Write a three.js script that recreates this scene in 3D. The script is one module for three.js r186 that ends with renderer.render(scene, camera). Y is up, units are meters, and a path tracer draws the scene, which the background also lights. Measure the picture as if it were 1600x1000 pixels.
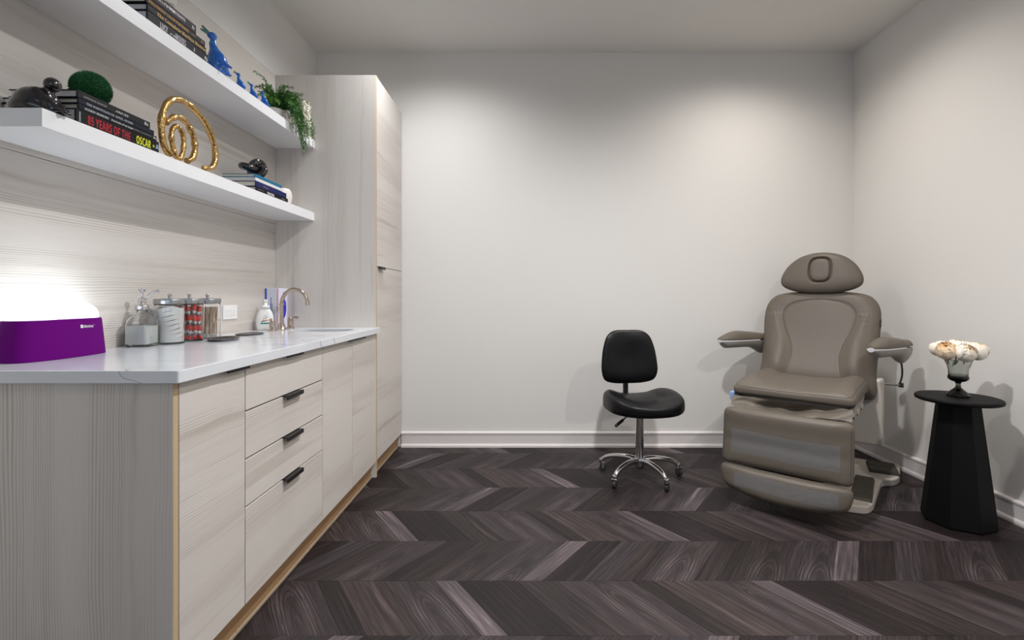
import * as THREE from 'three';
import { RoundedBoxGeometry } from 'three/addons/geometries/RoundedBoxGeometry.js';
import { MarchingCubes } from 'three/addons/objects/MarchingCubes.js';
import { RectAreaLightUniformsLib } from 'three/addons/lights/RectAreaLightUniformsLib.js';
import * as BGU from 'three/addons/utils/BufferGeometryUtils.js';

// ---------------------------------------------------------------- camera, exposure, light
const scene = new THREE.Scene();
scene.background = new THREE.Color(0x000000);
const camera = new THREE.PerspectiveCamera(2 * Math.atan(500 / 758) * 180 / Math.PI, 1.6, 0.05, 50);
camera.position.set(0, 1.11, 0);
camera.lookAt(0, 1.11, -1);
camera.setViewOffset(1600, 1000, -26, 38.5, 1600, 1000);   // shift lens: verticals stay upright
camera.updateProjectionMatrix();
const renderer = new THREE.WebGLRenderer();
renderer.toneMapping = THREE.LinearToneMapping;
renderer.toneMappingExposure = 1.0;
renderer.shadowMap.enabled = true;
RectAreaLightUniformsLib.init();

// recessed ceiling lamps out of view: x, z, candela, colour (neutral over the counter side, warmer by the right wall)
const COOL = new THREE.Color(0.985, 0.99, 1.0), WARM = new THREE.Color(1.0, 0.945, 0.885);
const LAMP_SPOTS = [[-0.62, -2.8, 7.5, COOL], [1.5, -2.8, 7.5, WARM], [0.42, -1.6, 24, COOL], [1.62, -0.3, 17, WARM]];  // last two unseen, placed to light cabinet fronts and back wall
const DOME_COLOUR = new THREE.Color(0.82, 0.93, 1.0);
const DOME_CANDELA = 0.085;
// unseen window behind the viewer, placed to light camera-facing surfaces a cool blue
const UNSEEN_WINDOW_COLOUR = new THREE.Color(0.5, 0.74, 1.0), UNSEEN_WINDOW_NITS = 0.75;
const UNSEEN_WIN = { x: 0.1, y: 1.6, w: 1.8, h: 1.3 };

// ---------------------------------------------------------------- dimensions (metres)
const XL = -1.56, XR = 2.385, ZB = -3.56, ZF = 1.9, CEIL = 2.89, XP = -1.54;

// ---------------------------------------------------------------- helpers
let seed = 7;
function rnd() { seed = (seed * 1664525 + 1013904223) >>> 0; return seed / 4294967296; }
const rr = (a, b) => a + (b - a) * rnd();
const lerp = (a, b, t) => a + (b - a) * t;
const sstep = (a, b, x) => { const t = Math.min(1, Math.max(0, (x - a) / (b - a))); return t * t * (3 - 2 * t); };
const V3 = (x, y, z) => new THREE.Vector3(x, y, z);
const rgb = (r, g, b) => new THREE.Color().setRGB(r / 255, g / 255, b / 255, THREE.SRGBColorSpace);

const taken = {};
function numbered(n) { if (!(n in taken)) { taken[n] = 0; return n; } taken[n]++; return n + '_' + String(taken[n]).padStart(3, '0'); }
function part(name, geo, mat, parent) { const m = new THREE.Mesh(geo, mat); m.name = name; parent.add(m); return m; }
function tag(o, label, category, group, kind) {
  if (label) o.userData.label = label;
  if (category) o.userData.category = category;
  if (group) o.userData.group = group;
  if (kind) o.userData.kind = kind;
  return o;
}
function thing(name, label, category, pos = [0, 0, 0], turn = 0, group, kind) {
  const g = new THREE.Group(); g.name = numbered(name); g.position.set(...pos); g.rotation.y = turn; scene.add(g);
  return tag(g, label, category, group, kind);
}
function solo(name, geo, mat, label, category, pos = [0, 0, 0], turn = 0, group, kind) {
  const m = new THREE.Mesh(geo, mat); m.name = numbered(name); m.position.set(...pos); m.rotation.y = turn; scene.add(m);
  return tag(m, label, category, group, kind);
}
function copyOf(o, label, pos, turn) {
  const c = o.clone(); c.name = numbered(o.name.replace(/_\d\d\d$/, '')); c.userData = { ...o.userData }; if (label) c.userData.label = label;
  if (pos) c.position.set(...pos); if (turn !== undefined) c.rotation.y = turn; scene.add(c); return c;
}
// uv in metres, u along the grain axis
function metreUV(geo, grain = 'x', ou = 0, ov = 0) {
  const g = geo.index ? geo.toNonIndexed() : geo;
  const p = g.attributes.position, uv = new Float32Array(p.count * 2);
  const a = V3(), b = V3(), c = V3(), n = V3(), ax = ['x', 'y', 'z'];
  for (let i = 0; i < p.count; i += 3) {
    a.fromBufferAttribute(p, i); b.fromBufferAttribute(p, i + 1); c.fromBufferAttribute(p, i + 2);
    n.copy(b).sub(a).cross(c.clone().sub(a));
    const k = Math.abs(n.x) >= Math.abs(n.y) && Math.abs(n.x) >= Math.abs(n.z) ? 'x' : Math.abs(n.y) >= Math.abs(n.z) ? 'y' : 'z';
    const rest = ax.filter(q => q !== k);
    const u = rest.includes(grain) ? grain : rest[0], v = rest.find(q => q !== u);
    [a, b, c].forEach((q, j) => { uv[(i + j) * 2] = q[u] + ou; uv[(i + j) * 2 + 1] = q[v] + ov; });
  }
  g.setAttribute('uv', new THREE.BufferAttribute(uv, 2));
  return g;
}
// box given by its corners
function bx(x0, x1, y0, y1, z0, z1, bevel = 0.0015, grain = 'x', ou = 0, ov = 0) {
  const w = Math.abs(x1 - x0), h = Math.abs(y1 - y0), d = Math.abs(z1 - z0);
  const r = Math.min(bevel, w * 0.45, h * 0.45, d * 0.45);
  const g = r > 0 ? new RoundedBoxGeometry(w, h, d, 2, r) : new THREE.BoxGeometry(w, h, d);
  g.translate((x0 + x1) / 2, (y0 + y1) / 2, (z0 + z1) / 2);
  return metreUV(g, grain, ou, ov);
}
// turn a closed mesh right side out
function outward(g) {
  const p = g.attributes.position, ix = g.index, n = ix ? ix.count : p.count, a = V3(), b = V3(), c = V3(); let vol = 0;
  const at = (i, v) => v.fromBufferAttribute(p, ix ? ix.getX(i) : i);
  for (let i = 0; i < n; i += 3) { at(i, a); at(i + 1, b); at(i + 2, c); vol += a.dot(b.cross(c)); }
  if (vol < 0) {
    if (ix) for (let i = 0; i < n; i += 3) { const t = ix.getX(i); ix.setX(i, ix.getX(i + 1)); ix.setX(i + 1, t); }
    g.computeVertexNormals();
  }
  return g;
}
function lathe(pts, seg = 40) { const v = pts.map(p => new THREE.Vector2(p[0], p[1])); if (v[v.length - 1].x > 0 && v[0].x > 0 && v[0].distanceTo(v[v.length - 1]) > 1e-6) v.push(v[0].clone()); return outward(BGU.mergeVertices(new THREE.LatheGeometry(v, seg), 1e-7)); }
// tube of varying radius along points
function sweep(points, radius, seg = 48, rad = 10, closed = false) {
  const curve = new THREE.CatmullRomCurve3(points.map(p => p.isVector3 ? p : V3(...p)), closed, 'centripetal');
  const fr = curve.computeFrenetFrames(seg, closed), pos = [], idx = [], uv = [];
  const L = curve.getLength();
  for (let i = 0; i <= seg; i++) {
    const P = curve.getPointAt(i / seg), N = fr.normals[i], B = fr.binormals[i], r = typeof radius === 'function' ? radius(i / seg) : radius;
    for (let j = 0; j <= rad; j++) {
      const a = j / rad * Math.PI * 2, c = Math.cos(a) * r, s = Math.sin(a) * r;
      pos.push(P.x + N.x * c + B.x * s, P.y + N.y * c + B.y * s, P.z + N.z * c + B.z * s); uv.push(i / seg * L, j / rad * r * 6.28);
    }
  }
  for (let i = 0; i < seg; i++) for (let j = 0; j < rad; j++) { const a = i * (rad + 1) + j, b = a + rad + 1; idx.push(a, a + 1, b, b, a + 1, b + 1); }
  if (!closed) for (const e of [0, seg]) {
    const P = curve.getPointAt(e / seg), k = pos.length / 3; pos.push(P.x, P.y, P.z); uv.push(0, 0);
    for (let j = 0; j < rad; j++) { const a = e * (rad + 1) + j; e ? idx.push(k, a, a + 1) : idx.push(k, a + 1, a); }
  }
  const g = new THREE.BufferGeometry();
  g.setAttribute('position', new THREE.Float32BufferAttribute(pos, 3)); g.setAttribute('uv', new THREE.Float32BufferAttribute(uv, 2));
  g.setIndex(idx); g.computeVertexNormals(); return g;
}
// skin over rings of equal point count
function loft(rings, capA = true, capB = true) {
  const n = rings[0].length, pos = [], uv = [], idx = [];
  rings.forEach((r, i) => r.forEach((p, j) => { pos.push(p[0], p[1], p[2]); uv.push(j / n, i / rings.length); }));
  for (let i = 0; i < rings.length - 1; i++) for (let j = 0; j < n; j++) {
    const a = i * n + j, b = i * n + (j + 1) % n, c = a + n, d = b + n; idx.push(a, c, b, b, c, d);
  }
  const cap = (i, flip) => {
    const r = rings[i], k = pos.length / 3; let c = [0, 0, 0];
    r.forEach(p => { c = c.map((v, q) => v + p[q] / n); }); pos.push(...c); uv.push(0, 0);
    const s = k + 1; r.forEach(p => { pos.push(...p); uv.push(0, 0); });
    for (let j = 0; j < n; j++) flip ? idx.push(k, s + j, s + (j + 1) % n) : idx.push(k, s + (j + 1) % n, s + j);
  };
  if (capA) cap(0, true); if (capB) cap(rings.length - 1, false);
  const g = new THREE.BufferGeometry();
  g.setAttribute('position', new THREE.Float32BufferAttribute(pos, 3)); g.setAttribute('uv', new THREE.Float32BufferAttribute(uv, 2));
  g.setIndex(idx); g.computeVertexNormals(); return outward(g);
}
const rsq = (w, d, r, y, n = 40) => {                 // ring: rounded rectangle at height y
  const out = [];
  for (let j = 0; j < n; j++) {
    const a = (j + 0.5) / n * Math.PI * 2, c = Math.cos(a), s = Math.sin(a), e = 2 / r;
    out.push([Math.sign(c) * Math.pow(Math.abs(c), e) * w / 2, y, -Math.sign(s) * Math.pow(Math.abs(s), e) * d / 2]);
  }
  return out;
};
// upholstered pad: outline in xy, bulging to +z (front) and -z (rear)
function outlinePts(shape, n = 160) { const p = shape.getSpacedPoints(n); p.pop(); return p; }
function pad(pts, front, rear, { n = 5, m = 2.2, disp = () => 0, rings = 46, centre } = {}) {
  const N = pts.length, c = centre || pts.reduce((s, p) => [s[0] + p.x / N, s[1] + p.y / N], [0, 0]);
  const prof = t => Math.pow(Math.max(0, 1 - Math.pow(t, n)), 1 / m);
  const pos = [], uv = [], idx = [];
  const ts = []; for (let i = 0; i <= rings; i++) { const q = i / rings; ts.push(1 - Math.pow(1 - q, 1.7)); }
  for (const side of [1, -1]) {
    const b0 = pos.length / 3;
    for (let i = 0; i <= rings; i++) for (let j = 0; j < N; j++) {
      const t = ts[i], x = lerp(c[0], pts[j].x, t), y = lerp(c[1], pts[j].y, t);
      const z = side > 0 ? prof(t) * (front + disp(x, y)) : -prof(t) * rear;
      pos.push(x, y, z); uv.push(x, y);
    }
    for (let i = 0; i < rings; i++) for (let j = 0; j < N; j++) {
      const a = b0 + i * N + j, b = b0 + i * N + (j + 1) % N, d = a + N, e = b + N;
      side > 0 ? idx.push(a, d, b, b, d, e) : idx.push(a, b, d, b, e, d);
    }
  }
  let g = new THREE.BufferGeometry();
  g.setAttribute('position', new THREE.Float32BufferAttribute(pos, 3)); g.setAttribute('uv', new THREE.Float32BufferAttribute(uv, 2)); g.setIndex(idx);
  // orientation check by signed area of the outline
  let A = 0; for (let j = 0; j < N; j++) { const p = pts[j], q = pts[(j + 1) % N]; A += p.x * q.y - q.x * p.y; }
  if (A < 0) for (let i = 0; i < idx.length; i += 3) { const t = idx[i]; idx[i] = idx[i + 1]; idx[i + 1] = t; }
  g.setIndex(idx);
  g = BGU.mergeVertices(g, 1e-6); g.computeVertexNormals();
  const zAt = (x, y) => {
    const dx = x - c[0], dy = y - c[1], L = Math.hypot(dx, dy) || 1e-9; let best = 1e9;
    for (let j = 0; j < N; j++) {
      const p = pts[j], q = pts[(j + 1) % N], ex = q.x - p.x, ey = q.y - p.y, px = p.x - c[0], py = p.y - c[1];
      const den = dx / L * ey - dy / L * ex; if (Math.abs(den) < 1e-9) continue;
      const s = (px * ey - py * ex) / den, w = (px * dy / L - py * dx / L) / den;
      if (s > 0 && w >= -1e-6 && w <= 1 + 1e-6) best = Math.min(best, s);
    }
    return prof(Math.min(1, L / best)) * (front + disp(x, y));
  };
  return { geo: g, zAt };
}
function smoothShape(pts, closed = true) {             // closed spline outline
  const c = new THREE.CatmullRomCurve3(pts.map(p => V3(p[0], p[1], 0)), closed, 'centripetal');
  return c.getSpacedPoints(180).slice(0, 180).map(p => new THREE.Vector2(p.x, p.y));
}
function roundRect(x0, x1, y0, y1, r) {                // r: one radius or [bl, br, tr, tl]
  const [bl, br, tr, tl] = Array.isArray(r) ? r : [r, r, r, r], s = new THREE.Shape();
  s.moveTo(x0 + bl, y0); s.lineTo(x1 - br, y0); if (br) s.absarc(x1 - br, y0 + br, br, -Math.PI / 2, 0);
  s.lineTo(x1, y1 - tr); if (tr) s.absarc(x1 - tr, y1 - tr, tr, 0, Math.PI / 2);
  s.lineTo(x0 + tl, y1); if (tl) s.absarc(x0 + tl, y1 - tl, tl, Math.PI / 2, Math.PI);
  s.lineTo(x0, y0 + bl); if (bl) s.absarc(x0 + bl, y0 + bl, bl, Math.PI, Math.PI * 1.5);
  return s;
}
function extrude(shape, depth, bevel = 0.002, seg = 2, curve = 24) {
  return new THREE.ExtrudeGeometry(shape, { depth: Math.max(1e-4, depth - 2 * bevel), bevelEnabled: bevel > 0, bevelThickness: bevel, bevelSize: bevel, bevelOffset: -bevel, bevelSegments: seg, curveSegments: curve }).translate(0, 0, bevel);
}
// blend of distance fields, meshed on a grid over a cube of half-size h about c
function field(fn, c, h, res = 40) {
  const mc = new MarchingCubes(res, new THREE.MeshBasicMaterial(), false, false, 60000);
  mc.isolation = 0; const s = mc.size, hs = s / 2;
  for (let k = 0; k < s; k++) for (let j = 0; j < s; j++) for (let i = 0; i < s; i++)
    mc.field[i + j * s + k * s * s] = -fn(c[0] + (i - hs) / hs * h, c[1] + (j - hs) / hs * h, c[2] + (k - hs) / hs * h);
  mc.update();
  const n = mc.count, g = new THREE.BufferGeometry();
  const P = new Float32Array(mc.positionArray.slice(0, n * 3));
  for (let i = 0; i < n; i++) for (let q = 0; q < 3; q++) P[i * 3 + q] = c[q] + P[i * 3 + q] * h;
  g.setAttribute('position', new THREE.BufferAttribute(P, 3));
  const m = BGU.mergeVertices(g, h / res * 0.02); m.computeVertexNormals(); return m;
}
const sdCap = (p, a, b, ra, rb) => {
  const ba = [b[0] - a[0], b[1] - a[1], b[2] - a[2]], pa = [p[0] - a[0], p[1] - a[1], p[2] - a[2]];
  const t = Math.min(1, Math.max(0, (pa[0] * ba[0] + pa[1] * ba[1] + pa[2] * ba[2]) / (ba[0] ** 2 + ba[1] ** 2 + ba[2] ** 2)));
  return Math.hypot(pa[0] - ba[0] * t, pa[1] - ba[1] * t, pa[2] - ba[2] * t) - lerp(ra, rb, t);
};
const sdEll = (p, c, r) => { const q = [(p[0] - c[0]) / r[0], (p[1] - c[1]) / r[1], (p[2] - c[2]) / r[2]]; return (Math.hypot(...q) - 1) * Math.min(...r); };
const smin = (a, b, k) => { const h = Math.max(k - Math.abs(a - b), 0) / k; return Math.min(a, b) - h * h * k * 0.25; };

// ---------------------------------------------------------------- textures
function hash(x, y, s) { let h = (x * 374761393 + y * 668265263 + s * 1442695041) | 0; h = Math.imul(h ^ (h >>> 13), 1274126177); return ((h ^ (h >>> 16)) >>> 0) / 4294967296; }
function pn(x, y, px, py, s = 0) {                     // periodic value noise
  const xi = Math.floor(x), yi = Math.floor(y), fx = x - xi, fy = y - yi, u = fx * fx * (3 - 2 * fx), v = fy * fy * (3 - 2 * fy);
  const a = ((xi % px) + px) % px, b = (a + 1) % px, c = ((yi % py) + py) % py, d = (c + 1) % py;
  return lerp(lerp(hash(a, c, s), hash(b, c, s), u), lerp(hash(a, d, s), hash(b, d, s), u), v);
}
function dataTex(w, h, fn, { srgb = true, su = 1, sv = 1 } = {}) {
  const d = new Uint8Array(w * h * 4);
  for (let j = 0; j < h; j++) for (let i = 0; i < w; i++) {
    const c = fn(i / w, j / h), k = (j * w + i) * 4; d[k] = c[0]; d[k + 1] = c[1]; d[k + 2] = c[2]; d[k + 3] = 255;
  }
  const t = new THREE.DataTexture(d, w, h); t.wrapS = t.wrapT = THREE.RepeatWrapping; t.magFilter = THREE.LinearFilter; t.minFilter = THREE.LinearMipmapLinearFilter; t.generateMipmaps = true;
  if (srgb) t.colorSpace = THREE.SRGBColorSpace; t.repeat.set(1 / su, 1 / sv); t.needsUpdate = true; return t;
}
const mix3 = (a, b, t) => [lerp(a[0], b[0], t), lerp(a[1], b[1], t), lerp(a[2], b[2], t)];
// pale ash laminate, 2.4 m along the grain by 1.2 m across
function ashValue(u, v) {
  const wig = sstep(0.6, 0.85, pn(u * 5, v * 9, 5, 9, 9));
  const w = 0.022 * (pn(u * 3, v * 3, 3, 3, 1) - 0.5) + (0.003 + 0.010 * wig) * (pn(u * 16, v * 10, 16, 10, 2) - 0.5);
  const q = v + w, ph = q * 150 + 3.0 * pn(u * 2, q * 15, 2, 15, 3) + 0.35 * pn(u * 12, q * 60, 12, 60, 11);
  const band = 0.08 + 0.92 * sstep(0.42, 0.72, pn(u * 2, q * 12, 2, 12, 4));
  const vary = 0.35 + 1.1 * pn(u * 6, q * 150, 6, 150, 5);
  const line = Math.pow(0.5 + 0.5 * Math.sin(ph * Math.PI * 2), 2.2) * vary * band;
  const bold = sstep(0.82, 0.96, pn(u * 2, q * 34, 2, 34, 6)) * sstep(0.3, 0.6, pn(u * 5, q * 20, 5, 20, 12));
  const hair = pn(u * 40, q * 420, 40, 420, 7);
  return { dark: 0.55 * line + 0.42 * bold + 0.12 * (hair - 0.5), tone: pn(u * 2, q * 7, 2, 7, 8) };
}
const ashMap = dataTex(1024, 2048, (u, v) => {
  const a = ashValue(u, v), base = mix3([218, 212, 206], [207, 200, 193], a.tone);
  return mix3(base, [140, 126, 114], Math.min(1, Math.max(0, a.dark)) * 0.62);
}, { su: 2.4, sv: 1.2 });
const ashBump = dataTex(1024, 2048, (u, v) => { const a = ashValue(u, v), c = 220 - 170 * Math.min(1, Math.max(0, a.dark)); return [c, c, c]; }, { srgb: false, su: 2.4, sv: 1.2 });
// floor oak print
function oak(kind) {
  return (u, v) => {
    let q;
    if (kind) { const cu = u - 0.5, cv = (v - 0.5) * 2.2; q = Math.sqrt(cv * cv + 0.012 + 0.18 * cu * cu) * 1.5 + 0.05 * (pn(u * 6, v * 4, 6, 4, 21) - 0.5); }
    else q = v + 0.03 * (pn(u * 3, v * 3, 3, 3, 22) - 0.5);
    const per = 400;
    const ring = sstep(0.62, 0.95, pn(u * 3, q * 55, 3, per, 23 + kind));
    const fine = pn(u * 16, v * 260, 16, 260, 25), mid = pn(u * 5, q * 70, 5, per, 26), big = pn(u * 2, v * 9, 2, 9, 27);
    const c = 150 + 54 * (mid - 0.5) + 58 * (fine - 0.5) + 44 * (big - 0.5) + (kind ? 84 : 44) * ring + 55 * sstep(0.8, 0.97, pn(u * 9, v * 150, 9, 150, 28)) * sstep(0.45, 0.7, pn(u * 4, v * 7, 4, 7, 29));
    return [c, c * 0.985, c * 0.98];
  };
}
const oakMaps = [0, 1].map(k => dataTex(1024, 512, oak(k), { su: 1.0, sv: 0.5 }));
const oakBump = dataTex(512, 512, (u, v) => { const c = 255 * (0.5 * pn(u * 10, v * 200, 10, 200, 31) + 0.5 * pn(u * 3, v * 50, 3, 50, 32)); return [c, c, c]; }, { srgb: false, su: 1, sv: 0.5 });
const quartzMap = dataTex(1024, 1024, (u, v) => {
  const w = pn(u * 5, v * 5, 5, 5, 41) * 0.3 + pn(u * 16, v * 16, 16, 16, 42) * 0.08;
  const vein = 1 - sstep(0, 0.012, Math.abs(pn((u + w) * 4, (v + w * 0.5) * 4, 4, 4, 43) - 0.5)), pres = sstep(0.5, 0.8, pn(u * 3, v * 3, 3, 3, 44));
  const cl = pn(u * 8, v * 8, 8, 8, 45);
  return mix3(mix3([226, 228, 232], [214, 217, 223], cl), [150, 155, 170], vein * pres * 0.75);
}, { su: 1.1, sv: 1.1 });
const leatherBump = dataTex(512, 512, (u, v) => { const c = 255 * (0.6 * pn(u * 90, v * 90, 90, 90, 51) + 0.4 * pn(u * 190, v * 190, 190, 190, 52)); return [c, c, c]; }, { srgb: false, su: 0.25, sv: 0.25 });
const hammerBump = dataTex(256, 256, (u, v) => { const c = 255 * (0.6 * pn(u * 14, v * 14, 14, 14, 61) + 0.4 * pn(u * 34, v * 34, 34, 34, 62)); return [c, c, c]; }, { srgb: false, su: 0.12, sv: 0.12 });
const wallBump = dataTex(256, 256, (u, v) => { const c = 255 * (0.5 * pn(u * 60, v * 60, 60, 60, 71) + 0.5 * pn(u * 120, v * 120, 120, 120, 72)); return [c, c, c]; }, { srgb: false, su: 0.4, sv: 0.4 });
function canvasTex(w, h, draw) {
  const c = document.createElement('canvas'); c.width = w; c.height = h; const x = c.getContext('2d'); draw(x, w, h);
  const t = new THREE.CanvasTexture(c); t.colorSpace = THREE.SRGBColorSpace; return t;
}

// ---------------------------------------------------------------- materials
const std = (o) => new THREE.MeshStandardMaterial(o), phy = (o) => new THREE.MeshPhysicalMaterial(o);
const M = {
  wall: std({ color: rgb(226, 223, 219), roughness: 0.85, bumpMap: wallBump, bumpScale: 0.0002 }),
  ceiling: std({ color: rgb(228, 225, 220), roughness: 0.9 }),
  trim: std({ color: rgb(226, 219, 217), roughness: 0.4 }),
  ash: std({ map: ashMap, roughness: 0.55, bumpMap: ashBump, bumpScale: 0.0003 }),
  ashEdge: std({ color: rgb(198, 172, 138), roughness: 0.6 }),
  toe: std({ color: rgb(160, 126, 90), roughness: 0.55, bumpMap: ashBump, bumpScale: 0.0003 }),
  toeStrip: std({ color: rgb(168, 152, 132), roughness: 0.5 }),
  carcass: std({ color: rgb(60, 52, 46), roughness: 0.8 }),
  quartz: phy({ map: quartzMap, roughness: 0.18, clearcoat: 0.3, clearcoatRoughness: 0.1 }),
  shelf: std({ color: rgb(238, 238, 240), roughness: 0.35 }),
  blackMetal: std({ color: rgb(26, 24, 25), roughness: 0.45, metalness: 0.4 }),
  chrome: std({ color: rgb(205, 203, 204), roughness: 0.12, metalness: 1 }),
  nickel: std({ color: rgb(196, 182, 166), roughness: 0.16, metalness: 1 }),
  steel: std({ color: rgb(170, 172, 175), roughness: 0.3, metalness: 1 }),
  darkSteel: std({ color: rgb(120, 116, 118), roughness: 0.2, metalness: 1 }),
  gold: std({ color: rgb(200, 162, 104), roughness: 0.24, metalness: 1, bumpMap: hammerBump, bumpScale: 0.0022 }),
  taupe: phy({ color: rgb(99, 91, 82), roughness: 0.44, specularIntensity: 0.55, bumpMap: leatherBump, bumpScale: 0.0003 }),
  taupeSeam: std({ color: rgb(70, 62, 55), roughness: 0.7 }),
  film: phy({ color: rgb(150, 160, 172), roughness: 0.22, transparent: true, opacity: 0.17 }),
  beige: std({ color: rgb(196, 188, 178), roughness: 0.5 }),
  greyPlastic: std({ color: rgb(150, 145, 138), roughness: 0.5 }),
  palePlastic: std({ color: rgb(206, 207, 208), roughness: 0.4 }),
  bluePlastic: std({ color: rgb(150, 175, 222), roughness: 0.25 }),
  tread: std({ color: rgb(72, 68, 60), roughness: 0.8 }),
  rubber: std({ color: rgb(40, 39, 40), roughness: 0.7 }),
  blackLeather: phy({ color: rgb(8, 8, 11), roughness: 0.38, specularIntensity: 0.6, bumpMap: leatherBump, bumpScale: 0.0003 }),
  blackWood: phy({ color: rgb(9, 8, 10), roughness: 0.6, specularIntensity: 0.35 }),
  blackGloss: phy({ color: rgb(20, 17, 19), roughness: 0.14, clearcoat: 1, clearcoatRoughness: 0.05 }),
  bronze: phy({ color: rgb(20, 13, 14), roughness: 0.25, clearcoat: 0.6, clearcoatRoughness: 0.08 }),
  glass: phy({ color: 0xffffff, roughness: 0.02, transmission: 1, thickness: 0.004, ior: 1.45, attenuationColor: rgb(214, 226, 222), attenuationDistance: 0.05 }),
  smoke: phy({ color: 0xffffff, roughness: 0.04, transmission: 1, thickness: 0.01, ior: 1.48, attenuationColor: rgb(160, 166, 156), attenuationDistance: 0.011 }),
  soap: phy({ color: rgb(238, 240, 238), roughness: 0.3, transmission: 0.15, thickness: 0.02, ior: 1.33 }),
  whitePlastic: std({ color: rgb(238, 238, 236), roughness: 0.35 }),
  ceramic: phy({ color: rgb(240, 234, 230), roughness: 0.25, clearcoat: 0.6 }),
  gauze: std({ color: rgb(243, 242, 240), roughness: 0.95 }),
  red: std({ color: rgb(214, 36, 24), roughness: 0.4 }),
  slate: std({ color: rgb(120, 118, 130), roughness: 0.4 }),
  stick: std({ color: rgb(205, 178, 150), roughness: 0.8 }),
  purple: phy({ color: rgb(98, 2, 112), roughness: 0.5, specularIntensity: 0.15 }),
  glow: std({ color: rgb(245, 247, 248), emissive: DOME_COLOUR, emissiveIntensity: 1.15, roughness: 0.6 }),
  pages: std({ color: rgb(206, 202, 190), roughness: 0.9 }),
  greyPages: std({ color: rgb(214, 213, 214), roughness: 0.9 }),
  fern: std({ color: rgb(74, 126, 46), roughness: 0.6 }),
  fernLight: std({ color: rgb(108, 156, 66), roughness: 0.6 }),
  fernDark: std({ color: rgb(46, 94, 34), roughness: 0.6 }),
  moss: std({ color: rgb(16, 84, 40), roughness: 0.8 }),
  petalWhite: std({ color: rgb(246, 238, 226), roughness: 0.7 }),
  petalPeach: std({ color: rgb(252, 230, 200), roughness: 0.7 }),
  petalOrange: std({ color: rgb(248, 208, 156), roughness: 0.7 }),
  leaf: std({ color: rgb(70, 92, 70), roughness: 0.6 }),
  blossom: std({ color: rgb(246, 240, 226), roughness: 0.8 }),
};

// ---------------------------------------------------------------- room shell
const T = 0.12;
{
  const wb = thing('wall_back', 'off-white painted back wall behind the stool and recliner', 'wall', [0, 0, 0], 0, null, 'structure');
  part('plaster', bx(XL - T, XR + T, 0, CEIL, ZB - T, ZB, 0), M.wall, wb);
  const wr = thing('wall_right', 'off-white painted wall behind the black pedestal table', 'wall', [0, 0, 0], 0, null, 'structure');
  part('plaster', bx(XR, XR + T, 0, CEIL, ZB - T, ZF, 0), M.wall, wr);
  const wl = thing('wall_left', 'wall over the counter clad in pale wood below white paint', 'wall', [0, 0, 0], 0, null, 'structure');
  part('plaster', bx(XL - T, XL, 0, CEIL, ZB - T, ZF, 0), M.wall, wl);
  // wood cladding in two boards meeting edge to edge
  part('wood_panel', bx(XL, XP, 0.60, 1.5415, -2.95, -1.0, 0.001, 'z', 0.3, 0.11), M.ash, wl);
  part('wood_panel', bx(XL, XP, 1.543, 2.449, -2.95, -1.0, 0.001, 'z', 1.2, 0.52), M.ash, wl);
  const wf = thing('wall_front', 'plain painted wall closing the room behind the viewer', 'wall', [0, 0, 0], 0, null, 'structure');
  const { x, y, w, h } = UNSEEN_WIN;
  part('plaster', BGU.mergeGeometries([bx(XL - T, x - w / 2, 0, CEIL, ZF, ZF + T, 0), bx(x + w / 2, XR + T, 0, CEIL, ZF, ZF + T, 0), bx(x - w / 2, x + w / 2, 0, y - h / 2, ZF, ZF + T, 0), bx(x - w / 2, x + w / 2, y + h / 2, CEIL, ZF, ZF + T, 0)]), M.wall, wf);
  const wn = thing('window_1', 'unseen wide window behind the viewer, placed to light camera-facing surfaces cool blue', 'window', [x, y, ZF], 0, null, 'structure');
  part('blind', new THREE.BoxGeometry(w, h, 0.004).translate(0, 0, 0.03), std({ color: rgb(235, 236, 238), emissive: UNSEEN_WINDOW_COLOUR, emissiveIntensity: 0.8, roughness: 0.9 }), wn);  // glowing sheet of the unseen window, cool light for camera-facing surfaces
  part('frame', BGU.mergeGeometries([bx(-w / 2 - 0.06, w / 2 + 0.06, h / 2, h / 2 + 0.06, -0.02, 0, 0.002), bx(-w / 2 - 0.06, w / 2 + 0.06, -h / 2 - 0.06, -h / 2, -0.03, 0, 0.002), bx(-w / 2 - 0.06, -w / 2, -h / 2, h / 2, -0.02, 0, 0.002), bx(w / 2, w / 2 + 0.06, -h / 2, h / 2, -0.02, 0, 0.002)]), M.trim, wn);
  const la = new THREE.RectAreaLight(UNSEEN_WINDOW_COLOUR, UNSEEN_WINDOW_NITS, w, h); la.name = 'unseen_window_light'; la.position.set(0, 0, 0.02); la.lookAt(new THREE.Vector3(0, 0, -1)); wn.add(la);
  const ce = thing('ceiling', 'flat pale grey painted ceiling', 'ceiling', [0, 0, 0], 0, null, 'structure');
  const sh = new THREE.Shape([[XL - T, ZB - T], [XR + T, ZB - T], [XR + T, ZF + T], [XL - T, ZF + T]].map(p => new THREE.Vector2(p[0], p[1])));
  for (const [x, z] of LAMP_SPOTS) { const h = new THREE.Path(); h.absarc(x, z, 0.066, 0, Math.PI * 2, true); sh.holes.push(h); }
  const cg = new THREE.ExtrudeGeometry(sh, { depth: 0.14, bevelEnabled: false, curveSegments: 32 }); cg.rotateX(Math.PI / 2); cg.translate(0, CEIL + 0.14, 0);
  part('plaster', cg, M.ceiling, ce);
}
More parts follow.
